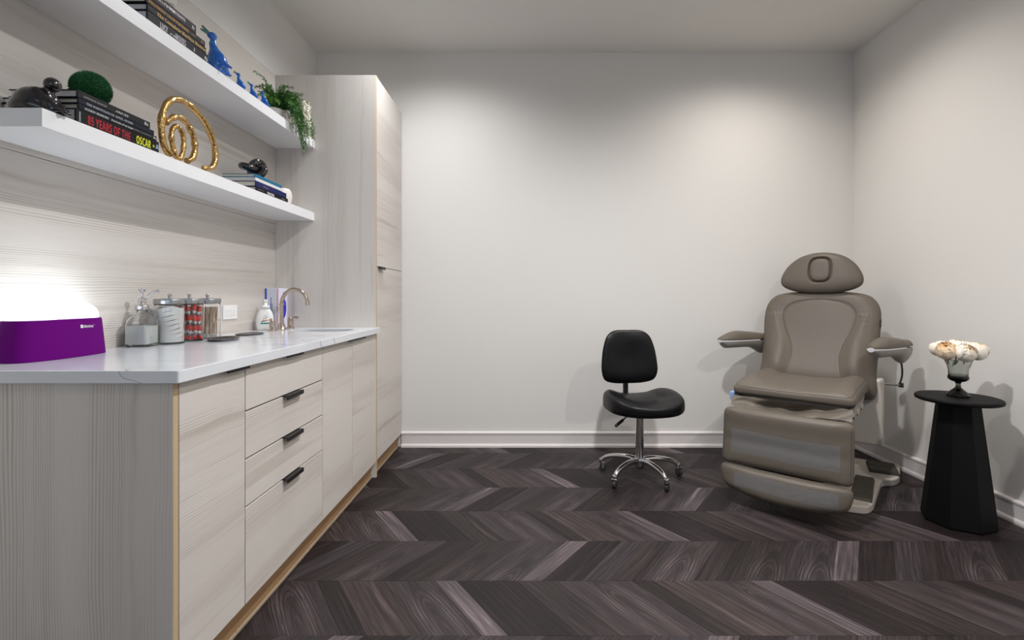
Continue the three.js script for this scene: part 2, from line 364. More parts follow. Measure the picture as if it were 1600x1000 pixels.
// baseboards: moulded profile swept along the wall
function baseboard(name, label, len, pos, turn) {
  const g = thing(name, label, 'baseboard', pos, turn, null, 'structure');
  const pr = [[0, 0], [0.026, 0], [0.026, 0.012], [0.022, 0.02], [0.013, 0.024], [0.013, 0.092], [0.017, 0.096], [0.017, 0.105], [0.008, 0.112], [0, 0.112]];
  const s = new THREE.Shape(pr.map(p => new THREE.Vector2(p[0], p[1])));
  const e = new THREE.ExtrudeGeometry(s, { depth: len, bevelEnabled: false }); part('moulding', e, M.trim, g);
}
baseboard('baseboard_back', 'white moulded baseboard along the back wall', XR + 0.93, [-0.93, 0, ZB], 0);
scene.getObjectByName('baseboard_back').children[0].geometry.applyMatrix4(new THREE.Matrix4().makeBasis(V3(0, 0, 1), V3(0, 1, 0), V3(1, 0, 0)));
{ // the basis above mirrors the winding: flip it back
  const g = scene.getObjectByName('baseboard_back').children[0].geometry; const p = g.attributes.position, n = g.attributes.normal;
  for (let i = 0; i < p.count; i += 3) for (const a of [p, n]) { const t = [a.getX(i), a.getY(i), a.getZ(i)]; a.setXYZ(i, a.getX(i + 1), a.getY(i + 1), a.getZ(i + 1)); a.setXYZ(i + 1, ...t); }
}
baseboard('baseboard_right', 'white moulded baseboard along the right wall', ZF - ZB, [XR, 0, ZF], Math.PI);

// ---------------------------------------------------------------- floor: chevron planks
{
  const fl = thing('floor', 'dark brown oak chevron plank floor', 'floor', [0, 0, 0], 0, null, 'structure');
  part('subfloor', bx(XL - T, XR + T, -0.12, -0.004, ZB - T, ZF + T, 0), M.carcass, fl);
  const tones = { pale: [0.50, 0.46, 0.46], dark: [0.078, 0.056, 0.056], med: [0.15, 0.124, 0.118], light: [0.225, 0.194, 0.190], brown: [0.25, 0.208, 0.188], grey: [0.21, 0.187, 0.194], deep: [0.10, 0.078, 0.075] };
  const mats = {};
  for (const k in tones) mats[k] = [0, 1].map(q => phy({ specularIntensity: 0.6, color: new THREE.Color().setRGB(tones[k][0], tones[k][1] * 0.87, tones[k][2] * 0.94).multiplyScalar(0.46), map: oakMaps[q], roughness: 0.52, bumpMap: oakBump, bumpScale: 0.0005 }));
  // two printed sequences, one for each slant; [tone, width along the row, grain]
  const seqA = [['pale', 0.085, 0], ['dark', 0.237, 0], ['med', 0.155, 0], ['light', 0.29, 1], ['deep', 0.083, 0], ['brown', 0.18, 0], ['light', 0.195, 1]];
  const seqB = [['pale', 0.098, 0], ['dark', 0.152, 0], ['grey', 0.108, 0], ['med', 0.12, 0], ['light', 0.21, 1], ['deep', 0.15, 0], ['med', 0.2, 1], ['grey', 0.187, 1]];
  const D = 0.305, SH = 0.215, X0 = -1.05, X1 = XR, GAP = 0.0004;
  const clip = (poly, f) => { const o = []; for (let i = 0; i < poly.length; i++) { const a = poly[i], b = poly[(i + 1) % poly.length], fa = f(a), fb = f(b); if (fa >= 0) o.push(a); if ((fa >= 0) !== (fb >= 0)) { const t = fa / (fa - fb); o.push([lerp(a[0], b[0], t), lerp(a[1], b[1], t)]); } } return o; };
  const rest = [];
  for (let k = 7; k >= -12; k--) {                 // row k spans Z = 1.582 + D (k-1) .. 1.582 + D k in front of the wall
    const zf = -(1.582 + D * k), zn = zf + D;      // far and near z
    const A = (k % 2 + 2) % 2 === 1;               // k = 1 (nearest full row) slants one way
    const seq = A ? seqA : seqB, per = seq.reduce((s, q) => s + q[1], 0), dir = A ? 1 : -1;
    let x = (A ? -0.367 - 0.4275 * (k - 1) / 2 : 0.171 - 0.42 * (k - 2) / 2);
    while (x > X0 - 0.3) x -= per; 
    for (let i = 0; x < X1 + 0.3; i++) {
      const [tone, w, gr] = seq[i % seq.length];
      let poly = [[x + GAP, zf + GAP], [x + w - GAP, zf + GAP], [x + w + dir * SH - GAP, zn - GAP], [x + dir * SH + GAP, zn - GAP]];
      poly = clip(clip(clip(clip(poly, p => p[0] - X0), p => X1 - p[0]), p => p[1] - ZB), p => ZF - p[1]);
      if (poly.length >= 3) {
        const len = Math.hypot(SH, D), ux = dir * SH / len, uz = D / len, ou = rnd(), ov = rnd(), pos = [], uv = [], idx = [], n = poly.length, lift = rr(-0.0002, 0.0002);
        const put = (p, y) => { pos.push(p[0], y, p[1]); const a = p[0] - x, b = p[1] - zf; uv.push(a * ux + b * uz + ou * (gr ? 0.12 : 1), -a * uz + b * ux + (gr ? 0.25 + w / 2 * uz - 0.0 + ov * 0.04 : ov)); };
        poly.forEach(p => put(p, lift)); poly.forEach(p => put(p, lift)); poly.forEach(p => put(p, -0.004));
        let ar = 0; for (let j = 0; j < n; j++) { const p = poly[j], q = poly[(j + 1) % n]; ar += p[0] * q[1] - q[0] * p[1]; }
        const f = ar > 0;
        for (let j = 1; j < n - 1; j++) f ? idx.push(0, j + 1, j) : idx.push(0, j, j + 1);
        for (let j = 0; j < n; j++) { const a = n + j, b = n + (j + 1) % n, c = a + n, d = b + n; f ? idx.push(a, b, c, b, d, c) : idx.push(a, c, b, b, c, d); }
        const g = new THREE.BufferGeometry(); g.setAttribute('position', new THREE.Float32BufferAttribute(pos, 3)); g.setAttribute('uv', new THREE.Float32BufferAttribute(uv, 2)); g.setIndex(idx); g.computeVertexNormals();
        if (k >= -1) part('plank', g, mats[tone][gr], fl); else rest.push([g, tone]);
      }
      x += w;
    }
  }
  for (const tone in tones) { const gs = rest.filter(r => r[1] === tone).map(r => r[0]); if (gs.length) part('planks_beyond_view', BGU.mergeGeometries(gs), mats[tone][0], fl).userData.kind = 'stuff'; }
}

// ---------------------------------------------------------------- recessed ceiling lamps, out of view
LAMP_SPOTS.forEach(([x, z, cd, tint], i) => {
  const where = ['recessed round ceiling lamp over the wall cabinet side, near the back wall', 'recessed round ceiling lamp over the recliner, near the back wall', 'unseen recessed ceiling lamp mid-room, placed to light the cabinet fronts and back wall', 'unseen recessed ceiling lamp by the right wall, placed to throw the stool shadow'][i];
  const g = thing('unseen_ceiling_lamp', where, 'ceiling lamp', [x, CEIL, z], 0, 'recessed ceiling lamps');
  part('trim_ring', lathe([[0.064, 0.0], [0.066, -0.004], [0.078, -0.005], [0.084, -0.002], [0.084, 0.0], [0.064, 0.0]], 48), M.trim, g);
  part('can', lathe([[0.064, 0.0], [0.055, 0.03], [0.054, 0.032], [0.0655, 0.032], [0.0655, 0.0]], 40), M.trim, g);
  part('lamp_lens', lathe([[0, 0.026], [0.054, 0.026], [0.054, 0.03], [0, 0.03]], 40), std({ color: 0xffffff, emissive: tint, emissiveIntensity: 6 }), g);
  const s = new THREE.SpotLight(tint, cd, 0, 80 * Math.PI / 180, 1.0, 2); s.name = 'lamp_light';
  s.position.set(0, 0.018, 0); s.target.position.set(0, -2, 0); s.shadow.radius = 2.6; s.castShadow = true; s.shadow.mapSize.set(1024, 1024); g.add(s); g.add(s.target); s.target.name = 'lamp_aim';
});

// ---------------------------------------------------------------- base cabinets
const XD = -0.925, XC = -0.945, YT = 0.882;             // door face, carcass face, carcass top
function pull(parent, z0, z1, y, lip = 0.014) {                      // black edge pull: a plate on the edge with a folded lip
  const g = BGU.mergeGeometries([bx(XD - 0.016, XD + 0.02, y - 0.0015, y + 0.0015, z0, z1, 0.0006), bx(XD + 0.016, XD + 0.02, y - lip, y + 0.001, z0, z1, 0.0012)]);
  return part('handle', g, M.blackMetal, parent);
}
function front(parent, name, y0, y1, z0, z1) { return part(name, bx(XC + 0.001, XD, y0, y1, z0 + 0.0015, z1 - 0.0015, 0.0012, 'z', rr(0, 2), rr(0, 1)), M.ash, parent); }
function toe(parent, z0, z1) {
  part('toe_kick', bx(XC - 0.03, XC - 0.012, 0.004, 0.1, z0, z1, 0.0008, 'z', rnd(), rnd()), M.toe, parent);
  part('toe_strip', bx(XC - 0.012, XC - 0.006, 0.001, 0.013, z0, z1, 0.002, 'z'), M.toeStrip, parent);
}
{
  const a = thing('base_cabinet', 'narrow single-door base cabinet at the near end of the counter', 'cabinet', [0, 0, 0]);
  part('end_panel', bx(XP + 0.001, XD - 0.001, 0.001, YT, -1.282, -1.262, 0.0008, 'y', 0.4, 0.2), M.ash, a);
  part('edge_strip', bx(XD - 0.001, XD, 0.001, YT, -1.281, -1.263, 0.0004, 'y'), M.ashEdge, a);
  part('body', bx(XP + 0.001, XC, 0.1, YT, -1.583, -1.2825, 0.001), M.carcass, a);
  const d = front(a, 'door', 0.1, 0.879, -1.583, -1.2835); pull(d, -1.578, -1.462, 0.8805, 0.007);
  toe(a, -1.583, -1.2825);
  const b = thing('base_cabinet', 'wide base cabinet with four drawers between the doors', 'cabinet', [0, 0, 0]);
  part('body', bx(XP + 0.001, XC, 0.1, YT, -2.178, -1.584, 0.001), M.carcass, b);
  for (const [y0, y1] of [[0.7335, 0.879], [0.5765, 0.728], [0.4195, 0.571], [0.1, 0.414]]) { const q = front(b, 'drawer', y0, y1, -2.178, -1.584); pull(q, -1.955, -1.825, y1 + 0.0015, y1 > 0.87 ? 0.007 : 0.014); }
  toe(b, -2.178, -1.584);
  const c = thing('base_cabinet', 'two-door sink base cabinet beside the tall cabinet', 'cabinet', [0, 0, 0]);
  // open carcass, so that the basin hangs free in it
  const body = [bx(XP + 0.001, XC, 0.1, 0.118, -2.945, -2.179, 0.001), bx(XP + 0.001, XP + 0.018, 0.118, YT, -2.945, -2.179, 0.001), bx(XP + 0.018, XC, 0.118, YT, -2.197, -2.179, 0.001), bx(XP + 0.018, XC, 0.118, YT, -2.945, -2.927, 0.001)];
  part('body', BGU.mergeGeometries(body), M.carcass, c);
  const d1 = front(c, 'door', 0.1, 0.879, -2.545, -2.179); pull(d1, -2.542, -2.45, 0.8805, 0.007);
  const d2 = front(c, 'door', 0.1, 0.879, -2.92, -2.546); pull(d2, -2.70, -2.552, 0.8805, 0.007);
  part('filler', bx(XC, XD - 0.002, 0.1, 0.879, -2.945, -2.922, 0.001, 'y', 0.7), M.ash, c);
  toe(c, -2.945, -2.179);
}
{ // tall cabinet
  const t = thing('tall_cabinet', 'tall pale wood cabinet standing in the corner past the shelves', 'cabinet', [0, 0, 0]);
  const XT = -0.93;
  part('side_panel', bx(XL + 0.002, XT + 0.001, 0.001, 2.45, -2.971, -2.951, 0.0008, 'y', 0.9, 0.63), M.ash, t);
  part('edge_strip', bx(XT + 0.001, XT + 0.002, 0.001, 2.45, -2.970, -2.952, 0.0003, 'y'), M.ashEdge, t);
  part('body', bx(XL + 0.002, XT - 0.021, 0.1, 2.45, -3.556, -2.972, 0.001), M.ash, t);
  const f = (name, y0, y1) => part(name, bx(XT - 0.02, XT, y0, y1, -3.556, -2.9735, 0.0012, 'z', rr(0, 2), rr(0, 1)), M.ash, t);
  f('door', 1.288, 2.449); const low = f('door', 0.1, 1.284);
  const g = BGU.mergeGeometries([bx(XT - 0.016, XT + 0.02, 1.2845, 1.2875, -3.09, -2.985, 0.0006), bx(XT + 0.016, XT + 0.02, 1.271, 1.287, -3.09, -2.985, 0.0012)]);
  part('handle', g, M.blackMetal, low);
  part('toe_kick', bx(XT - 0.045, XT - 0.028, 0.004, 0.1, -3.556, -2.972, 0.0008, 'z', 0.4), M.toe, t);
  part('toe_strip', bx(XT - 0.028, XT - 0.022, 0.001, 0.013, -3.534, -2.972, 0.002, 'z'), M.toeStrip, t);
}
// countertop with the sink cut out, and the undermount basin
const YC = 0.916;
{
  const g0 = thing('countertop', 'white quartz countertop with faint grey veins over the base cabinets', 'countertop', [0, 0, 0]);
  const s = roundRect(XP + 0.001, -0.9, 1.247, 2.949, 0.006);      // (x, depth)
  const h = new THREE.Path(); const hp = roundRect(-1.32, -0.99, 2.6, 2.81, 0.07).getPoints(10).reverse(); h.setFromPoints(hp); s.holes.push(h);
  const g = extrude(s, 0.033, 0.002, 3, 12); g.rotateX(-Math.PI / 2); g.translate(0, YC - 0.033, 0);
  part('slab', metreUV(g, 'x', 0.28, 0.4), M.quartz, g0);
  const k = thing('sink_basin', 'undermount steel sink basin sunk in the white countertop', 'sink', [-1.155, YC - 0.034, -2.705]);
  const rings = [[0.36, 0.24, 0], [0.335, 0.215, 0], [0.33, 0.21, -0.012], [0.31, 0.19, -0.13], [0.26, 0.14, -0.15], [0.05, 0.03, -0.155]].map(([w, d, y]) => rsq(w, d, 5, y));
  const outer = [[0.06, 0.04, -0.158], [0.27, 0.15, -0.153], [0.315, 0.195, -0.133], [0.336, 0.216, -0.004], [0.36, 0.24, -0.003]].map(([w, d, y]) => rsq(w, d, 5, y));
  part('bowl', loft([...rings, ...outer], false, false), M.steel, k);
  part('drain', lathe([[0, 0.004], [0.02, 0.004], [0.028, 0.001], [0.028, -0.004], [0, -0.004]], 24).translate(0, -0.155, 0), M.chrome, k);
}
// floating shelves
solo('floating_shelf', bx(XP + 0.0005, -1.304, 1.563, 1.613, -2.9505, -1.30, 0.0012), M.shelf, 'lower thick white floating shelf holding the gold ring sculpture', 'shelf', [0, 0, 0]);
solo('floating_shelf', bx(XP + 0.0005, -1.302, 2.004, 2.054, -2.9505, -1.12, 0.0012), M.shelf, 'upper thick white floating shelf holding the blue ducks', 'shelf', [0, 0, 0]);
{ // outlet
  const o = thing('wall_outlet', 'white duplex power outlet on the wood wall behind the counter', 'outlet', [XP, 1.023, -2.497]);
  part('plate', new RoundedBoxGeometry(0.006, 0.072, 0.118, 3, 0.0025).translate(0.003, 0, 0), M.whitePlastic, o);
  for (const s of [-1, 1]) {
    const r = part('socket', new RoundedBoxGeometry(0.003, 0.034, 0.03, 2, 0.0012).translate(0.0068, 0, s * 0.021), M.whitePlastic, o);
    for (const q of [-1, 1]) part('slot', bx(0.0078, 0.0086, q * 0.0065 - 0.001, q * 0.0065 + 0.001, s * 0.021 - 0.004, s * 0.021 + 0.001, 0), M.rubber, r);
  }
}

// ---------------------------------------------------------------- treatment recliner
{
  const th = 40.6 * Math.PI / 180;
  const C = thing('treatment_recliner', 'large taupe leather treatment recliner with headrest, arms and leg rest', 'recliner', [1.6375, 0, -2.870], -th);
  const Z = v => v + 0.4;                              // v is measured from the front edge of the seat
  // base plate and foot controls
  const bp = [[-0.24, -0.12], [0.265, -0.10], [0.33, -0.13], [0.347, -0.2], [0.347, -0.62], [0.41, -0.68], [0.425, -0.76], [0.415, -0.95], [0.38, -0.98], [-0.24, -0.98]];
  const bs = new THREE.Shape(smoothPoly(bp, 0.035));
  const bg = extrude(bs, 0.042, 0.008, 3, 10); bg.rotateX(-Math.PI / 2);
  const base = part('base_plate', bg, M.beige, C);
  function smoothPoly(p, r) {                          // rounded corners, (u, v) -> shape (x, -z)
    const out = []; const n = p.length;
    for (let i = 0; i < n; i++) {
      const a = p[(i + n - 1) % n], b = p[i], c = p[(i + 1) % n];
      const la = Math.hypot(a[0] - b[0], a[1] - b[1]), lc = Math.hypot(c[0] - b[0], c[1] - b[1]), q = Math.min(r, la * 0.4, lc * 0.4);
      const s = [b[0] + (a[0] - b[0]) / la * q, b[1] + (a[1] - b[1]) / la * q], e = [b[0] + (c[0] - b[0]) / lc * q, b[1] + (c[1] - b[1]) / lc * q];
      for (let k = 0; k <= 5; k++) { const t = k / 5, x = (1 - t) ** 2 * s[0] + 2 * t * (1 - t) * b[0] + t * t * e[0], y = (1 - t) ** 2 * s[1] + 2 * t * (1 - t) * b[1] + t * t * e[1]; out.push(new THREE.Vector2(x, -Z(y))); }
    }
    return out;
  }
  const pedal = (u, v, w, l, turn, n, tilt) => {
    const hold = part('foot_pedal', new RoundedBoxGeometry(w, 0.014, l, 3, 0.006), M.tread, C); hold.position.set(u, 0.048, Z(v)); hold.rotation.set(tilt, turn, 0);
    for (let i = 0; i < n; i++) { const r = part('rib', new RoundedBoxGeometry(w - 0.008, 0.009, l / n - 0.006, 2, 0.003), M.tread, hold); r.position.set(0, 0.009, (i + 0.5) * l / n - l / 2); }
  };
  pedal(0.285, -0.37, 0.095, 0.36, 0.06, 4, 0.03); pedal(0.335, -0.83, 0.15, 0.19, 0.2, 2, 0.02);
  // column and housings
  const col = [[0.30, 0.46, 0.04], [0.29, 0.44, 0.08], [0.26, 0.40, 0.3], [0.28, 0.44, 0.48]].map(([w, d, y]) => rsq(w, d, 6, y).map(p => [p[0] + 0.02, p[1], p[2] + Z(-0.48)]));
  part('column', loft(col), M.greyPlastic, C);
  part('rear_housing', new RoundedBoxGeometry(0.56, 0.40, 0.10, 4, 0.02).translate(0.07, 0.415, Z(-0.72)), M.beige, C);
  // seat frame
  const fr = part('seat_frame', loft([[0.40, 0.40, 0.455], [0.52, 0.52, 0.49], [0.56, 0.56, 0.53], [0.55, 0.55, 0.548]].map(([w, d, y]) => rsq(w, d, 7, y).map(p => [p[0], p[1], p[2] + Z(-0.33)]))), M.greyPlastic, C);
  for (const s of [-1, 1]) {
    const ps = new THREE.Shape([[0.0, 0.545], [0.0, 0.505], [0.04, 0.487], [0.14, 0.475], [0.26, 0.49], [0.36, 0.53], [0.4, 0.545]].map(p => new THREE.Vector2(p[0], p[1])));
    const pl = part('side_plate', extrude(ps, 0.02, 0.003, 2).rotateY(Math.PI / 2).translate(s * 0.276 - 0.01, 0, Z(-0.03)), M.greyPlastic, C);
    for (const v of [-0.13, -0.29]) { const b = part('bolt_cap', new THREE.CylinderGeometry(0.017, 0.019, 0.008, 24).rotateZ(Math.PI / 2), M.beige, pl); b.position.set(s * 0.289, 0.514, Z(v)); }
  }
  part('side_rail', new RoundedBoxGeometry(0.03, 0.045, 0.20, 3, 0.006).translate(-0.30, 0.535, Z(-0.13)), M.bluePlastic, C).userData.label = 'shiny pale blue rail end';
  // seat
  const so = outlinePts(roundRect(-0.293, 0.293, 0.0, 0.6, [0.035, 0.035, 0.05, 0.05]), 200);
  const seatDisp = (x, y) => 0.030 * sstep(0.13, 0.25, Math.abs(x)) * sstep(-0.02, 0.2, y) - 0.008 * Math.exp(-(x * x) / 0.02) + 0.010 * Math.sin(x * 40 + 1) * Math.sin(y * 9) * 0.12;
  const seat = pad(so, 0.05, 0.032, { n: 7, m: 2.6, disp: seatDisp, rings: 50 });
  const sm = part('seat', seat.geo, M.taupe, C); sm.rotation.x = -Math.PI / 2; sm.position.set(0, 0.574, Z(0));
    { const rp = so.map(p => V3(p.x * 0.955, 0.3 + (p.y - 0.3) * 0.975, 0)); part('seam', sweep(rp.map(p => V3(p.x, p.y, seat.zAt(p.x, p.y) + 0.0006)), 0.0013, 240, 6, true), M.taupeSeam, sm); }
  // loose cover hanging under the seat front
  {
    const nx = 60, ny = 14, pos = [], uv = [], idx = [];
    for (let j = 0; j <= ny; j++) for (let i = 0; i <= nx; i++) {
      const a = i / nx, b = j / ny, x = lerp(-0.285, 0.285, a);
      const sag = Math.sin(a * Math.PI) ** 1.2;
      const y = lerp(0.546, 0.487 + 0.012 * Math.cos(a * 7), b) - 0.010 * sag * Math.sin(b * Math.PI);
      const z = Z(lerp(-0.004, 0.05, b)) + 0.016 * Math.sin(b * 7 + a * 3.5) * sag - 0.03 * sag * Math.sin(b * Math.PI) + 0.006 * Math.sin(a * 26 + b * 5);
      pos.push(x, y, z); uv.push(x, y);
    }
    for (let j = 0; j < ny; j++) for (let i = 0; i < nx; i++) { const p = j * (nx + 1) + i; idx.push(p, p + nx + 1, p + 1, p + 1, p + nx + 1, p + nx + 2); }
    const g = new THREE.BufferGeometry(); g.setAttribute('position', new THREE.Float32BufferAttribute(pos, 3)); g.setAttribute('uv', new THREE.Float32BufferAttribute(uv, 2)); g.setIndex(idx); g.computeVertexNormals();
    part('loose_cover', g, M.taupe, C);
  }
  // leg rest and foot rest
  const ldisp = (x, y) => 0.012 * Math.cos(x * 5) + 0.006 * sstep(0.05, 0.13, y) - 0.004 * Math.exp(-((y + 0.02) ** 2) / 0.0008);
  const lo = outlinePts(roundRect(-0.302, 0.302, -0.148, 0.148, [0.03, 0.03, 0.035, 0.035]), 200);
  const leg = pad(lo, 0.034, 0.05, { n: 8, m: 2.4, disp: ldisp });
  const lm = part('leg_rest', leg.geo, M.taupe, C); lm.position.set(0, 0.352, Z(0.108)); lm.rotation.x = -0.12;
  const fo = smoothShape([[-0.300, 0.055], [-0.28, 0.066], [-0.1, 0.068], [0.1, 0.068], [0.28, 0.066], [0.300, 0.055], [0.302, 0.02], [0.280, -0.035], [0.2, -0.066], [0.08, -0.082], [-0.08, -0.082], [-0.2, -0.066], [-0.280, -0.035], [-0.302, 0.02]]);
  const foot = pad(fo, 0.05, 0.05, { n: 5, m: 2.2, disp: (x, y) => 0.012 * Math.cos(x * 4), centre: [0, 0] });
  const fm = part('foot_rest', foot.geo, M.taupe, C); fm.position.set(0, 0.135, Z(0.15)); fm.rotation.x = -0.2;
  part('leg_bracket', new RoundedBoxGeometry(0.34, 0.26, 0.06, 3, 0.01).translate(0, 0.3, Z(0.03)), M.greyPlastic, C);
  // seams of the leg rest
  const seamOn = (mesh, p, pts, r = 0.0012) => part('seam', sweep(pts.map(([x, y]) => V3(x, y, p.zAt(x, y) + 0.0006)), r, pts.length * 5, 6), M.taupeSeam, mesh);
  for (const s of [-1, 1]) seamOn(lm, leg, Array.from({ length: 12 }, (_, i) => [s * 0.292, 0.13 - i * 0.0235]));
  // clear protective film stuck over part of each pad
  const film = (mesh, p, x0, x1, y0, y1, sl) => {
    const nx = 130, ny = 36, pos = [], uv = [], idx = [];
    for (let j = 0; j <= ny; j++) for (let i = 0; i <= nx; i++) {
      const x = lerp(x0, x1, i / nx), y = lerp(y0, y1, j / ny) + sl * (i / nx - 0.5) + 0.003 * Math.sin(i * 0.05 + j * 0.02);
      const wr = 0.0035 * Math.pow(1 - Math.abs(pn(x * 40 + 3 * pn(x * 30, y * 30, 97, 97, 90), y * 22 + 9, 97, 97, 91) * 2 - 1), 6) * sstep(-0.06, 0.08, x) * sstep(0, 0.25, j / ny) * sstep(1, 0.6, j / ny) + 0.001;
      pos.push(x, y, p.zAt(x, y) + wr); uv.push(x, y);
    }
    for (let j = 0; j < ny; j++) for (let i = 0; i < nx; i++) { const q = j * (nx + 1) + i; idx.push(q, q + 1, q + nx + 1, q + 1, q + nx + 2, q + nx + 1); }
    const g = new THREE.BufferGeometry(); g.setAttribute('position', new THREE.Float32BufferAttribute(pos, 3)); g.setAttribute('uv', new THREE.Float32BufferAttribute(uv, 2)); g.setIndex(idx); g.computeVertexNormals();
    part('clear_film', g, M.film, mesh).userData.label = 'wrinkled clear plastic protective film';
  };
  film(lm, leg, -0.25, 0.25, -0.085, 0.035, 0.0); film(fm, foot, -0.22, 0.25, -0.035, 0.035, 0.0);
  // backrest
  const W = y => lerp(0.316, 0.332, sstep(0, 0.5, y));
  const bo = smoothShape([[-0.312, -0.06], [-0.2, -0.075], [0, -0.08], [0.2, -0.075], [0.312, -0.06], [0.318, 0.1], [0.326, 0.3], [0.331, 0.44], [0.318, 0.52], [0.275, 0.578], [0.2, 0.602], [0, 0.612], [-0.2, 0.602], [-0.275, 0.578], [-0.318, 0.52], [-0.331, 0.44], [-0.326, 0.3], [-0.318, 0.1]]);
  const hour = [[0, 0.158], [0.08, 0.140], [0.17, 0.132], [0.25, 0.150], [0.33, 0.182], [0.41, 0.203], [0.46, 0.203], [0.50, 0.185], [0.53, 0.14], [0.542, 0.07], [0.545, 0]];
  const hw = y => { for (let i = 0; i < hour.length - 1; i++) if (y <= hour[i + 1][0]) return lerp(hour[i][1], hour[i + 1][1], Math.max(0, (y - hour[i][0]) / (hour[i + 1][0] - hour[i][0]))); return -0.2; };
  const sIn = (x, y) => y > 0.44 ? (1 - Math.hypot(x / 0.204, (y - 0.43) / 0.114)) * 0.1 : hw(y) - Math.abs(x);
  const bdisp = (x, y) => {
    const s = sIn(x, y);
    return -0.016 * sstep(-0.06, 0.01, s) - 0.003 * Math.exp(-((s / 0.005) ** 2)) + 0.022 * Math.exp(-(((Math.abs(x) - 0.225) / 0.06) ** 2) - (((y - 0.13) / 0.13) ** 2)) + 0.035 * Math.exp(-(((y - 0.02) / 0.16) ** 2))
      + 0.0015 * Math.sin(y * 190) * Math.exp(-(((Math.abs(x) - 0.255) / 0.03) ** 2) - (((y - 0.40) / 0.06) ** 2));
  };
  const back = pad(bo, 0.065, 0.055, { n: 7, m: 2.3, disp: bdisp, rings: 80, centre: [0, 0.27] });
  const bm = part('backrest', back.geo, M.taupe, C); bm.position.set(0, 0.559, Z(-0.672)); bm.rotation.x = -0.367;
  const contour = []; const right = [];
  for (const [y, x] of hour) right.push([x, y]);
  const loop = [...right.map(([x, y]) => [x, y]), ...right.slice(0, -1).reverse().map(([x, y]) => [-x, y])];
  const lc = new THREE.CatmullRomCurve3(loop.map(p => V3(p[0], p[1], 0)), false, 'centripetal').getSpacedPoints(90);
  part('seam', sweep(lc.map(p => V3(p.x, p.y, back.zAt(p.x, p.y) + 0.0002)), 0.0013, 260, 6), M.taupeSeam, bm);
  const rim = bo.map(p => V3(p.x * 0.985, 0.27 + (p.y - 0.27) * 0.985, 0)).filter(p => p.y > -0.03);
  { const top = rim.sort((a, b) => Math.atan2(a.x, -(a.y - 0.27)) - Math.atan2(b.x, -(b.y - 0.27))); part('seam', sweep(top.map(p => V3(p.x, p.y, back.zAt(p.x, p.y) + 0.0004)), 0.0012, 240, 6), M.taupeSeam, bm); }
  const tg = part('fabric_tag', new RoundedBoxGeometry(0.004, 0.045, 0.018, 2, 0.001), M.rubber, bm); tg.position.set(0.331, 0.40, 0.022);
  // headrest
  const ho = smoothShape([[-0.238, -0.055], [-0.228, -0.088], [-0.18, -0.118], [-0.09, -0.138], [0, -0.142], [0.09, -0.138], [0.18, -0.118], [0.228, -0.088], [0.238, -0.055], [0.226, -0.005], [0.19, 0.055], [0.13, 0.105], [0.06, 0.130], [0, 0.136], [-0.06, 0.130], [-0.13, 0.105], [-0.19, 0.055], [-0.226, -0.005]]);
  const ov = (x, y) => Math.pow(Math.pow(Math.abs(x) / 0.062, 3) + Math.pow(Math.abs(y - 0.008) / 0.082, 3), 1 / 3) - 1;
  const head = pad(ho, 0.045, 0.05, { n: 4.5, m: 2.2, rings: 70, centre: [0, 0], disp: (x, y) => { const s = ov(x, y) * 0.07; return -0.018 * Math.exp(-((s / 0.0055) ** 2)) + 0.003 * sstep(0.0, -0.03, s); } });
  const hm = part('headrest', head.geo, M.taupe, C); hm.position.set(0, 1.262, Z(-0.872)); hm.rotation.x = -0.24;
  { const rp = Array.from({ length: 60 }, (_, i) => { const a = i / 60 * Math.PI * 2, c = Math.cos(a), s = Math.sin(a), k = Math.pow(Math.pow(Math.abs(c), 3) + Math.pow(Math.abs(s), 3), -1 / 3); const x = c * k * 0.062, y = 0.008 + s * k * 0.082; return V3(x, y, head.zAt(x, y) + 0.0005); }); part('seam', sweep(rp, 0.0013, 120, 6, true), M.taupeSeam, hm); }
  { const rp = ho.map(p => V3(p.x * 0.965, p.y * 0.965, 0)); part('seam', sweep(rp.map(p => V3(p.x, p.y, head.zAt(p.x, p.y) + 0.0005)), 0.0011, 200, 6, true), M.taupeSeam, hm); }
  part('headrest_post', bx(-0.06, 0.06, 1.04, 1.2, Z(-0.93), Z(-0.915), 0.003), M.darkSteel, C);
  // arm rests: padded top over a moulded shell
  const arm = (u0, v0, u1, v1, y) => {
    const dx = u1 - u0, dz = v1 - v0, L = Math.hypot(dx, dz), g = new THREE.Group(); g.name = 'arm_rest'; C.add(g); g.position.set(u0, y, Z(v0)); g.rotation.y = Math.atan2(-dx, -dz);
    const halfW = t => 0.054 * Math.pow(Math.sin(Math.min(1, t * 3.0 + 0.06) * Math.PI / 2), 0.5) * (1 - 0.25 * sstep(0.7, 1, t));
    const ring = (t, up) => { const o = [], n = 28; for (let j = 0; j < n; j++) { const a = j / n * Math.PI * 2, c = Math.cos(a), s = Math.sin(a), w = halfW(t); const top = 0.052 * Math.pow(Math.sin(Math.min(1, t * 2.4 + 0.08) * Math.PI / 2), 0.7) * 0.92 + 0.010 * Math.exp(-(((t - 0.35) / 0.2) ** 2)) - 0.015 * sstep(0.6, 1, t), bot = 0.044 + 0.05 * Math.exp(-(((t - 0.88) / 0.16) ** 2)) - 0.034 * (1 - sstep(0, 0.12, t)); o.push([c * w, up ? (s > 0 ? s * top : s * 0.006) : (s > 0 ? s * 0.004 : s * bot), -t * L]); } return o; };
    const ts = Array.from({ length: 33 }, (_, i) => Math.pow(i / 32, 1.5));
    part('arm_pad', loft(ts.map(t => ring(t, true).map(p => [p[0], p[1] + 0.008, p[2]]))), M.taupe, g);
    part('arm_shell', loft(ts.map(t => ring(t, false).map(p => [p[0] * 0.97, p[1] - 0.004, p[2]]))), M.greyPlastic, g);
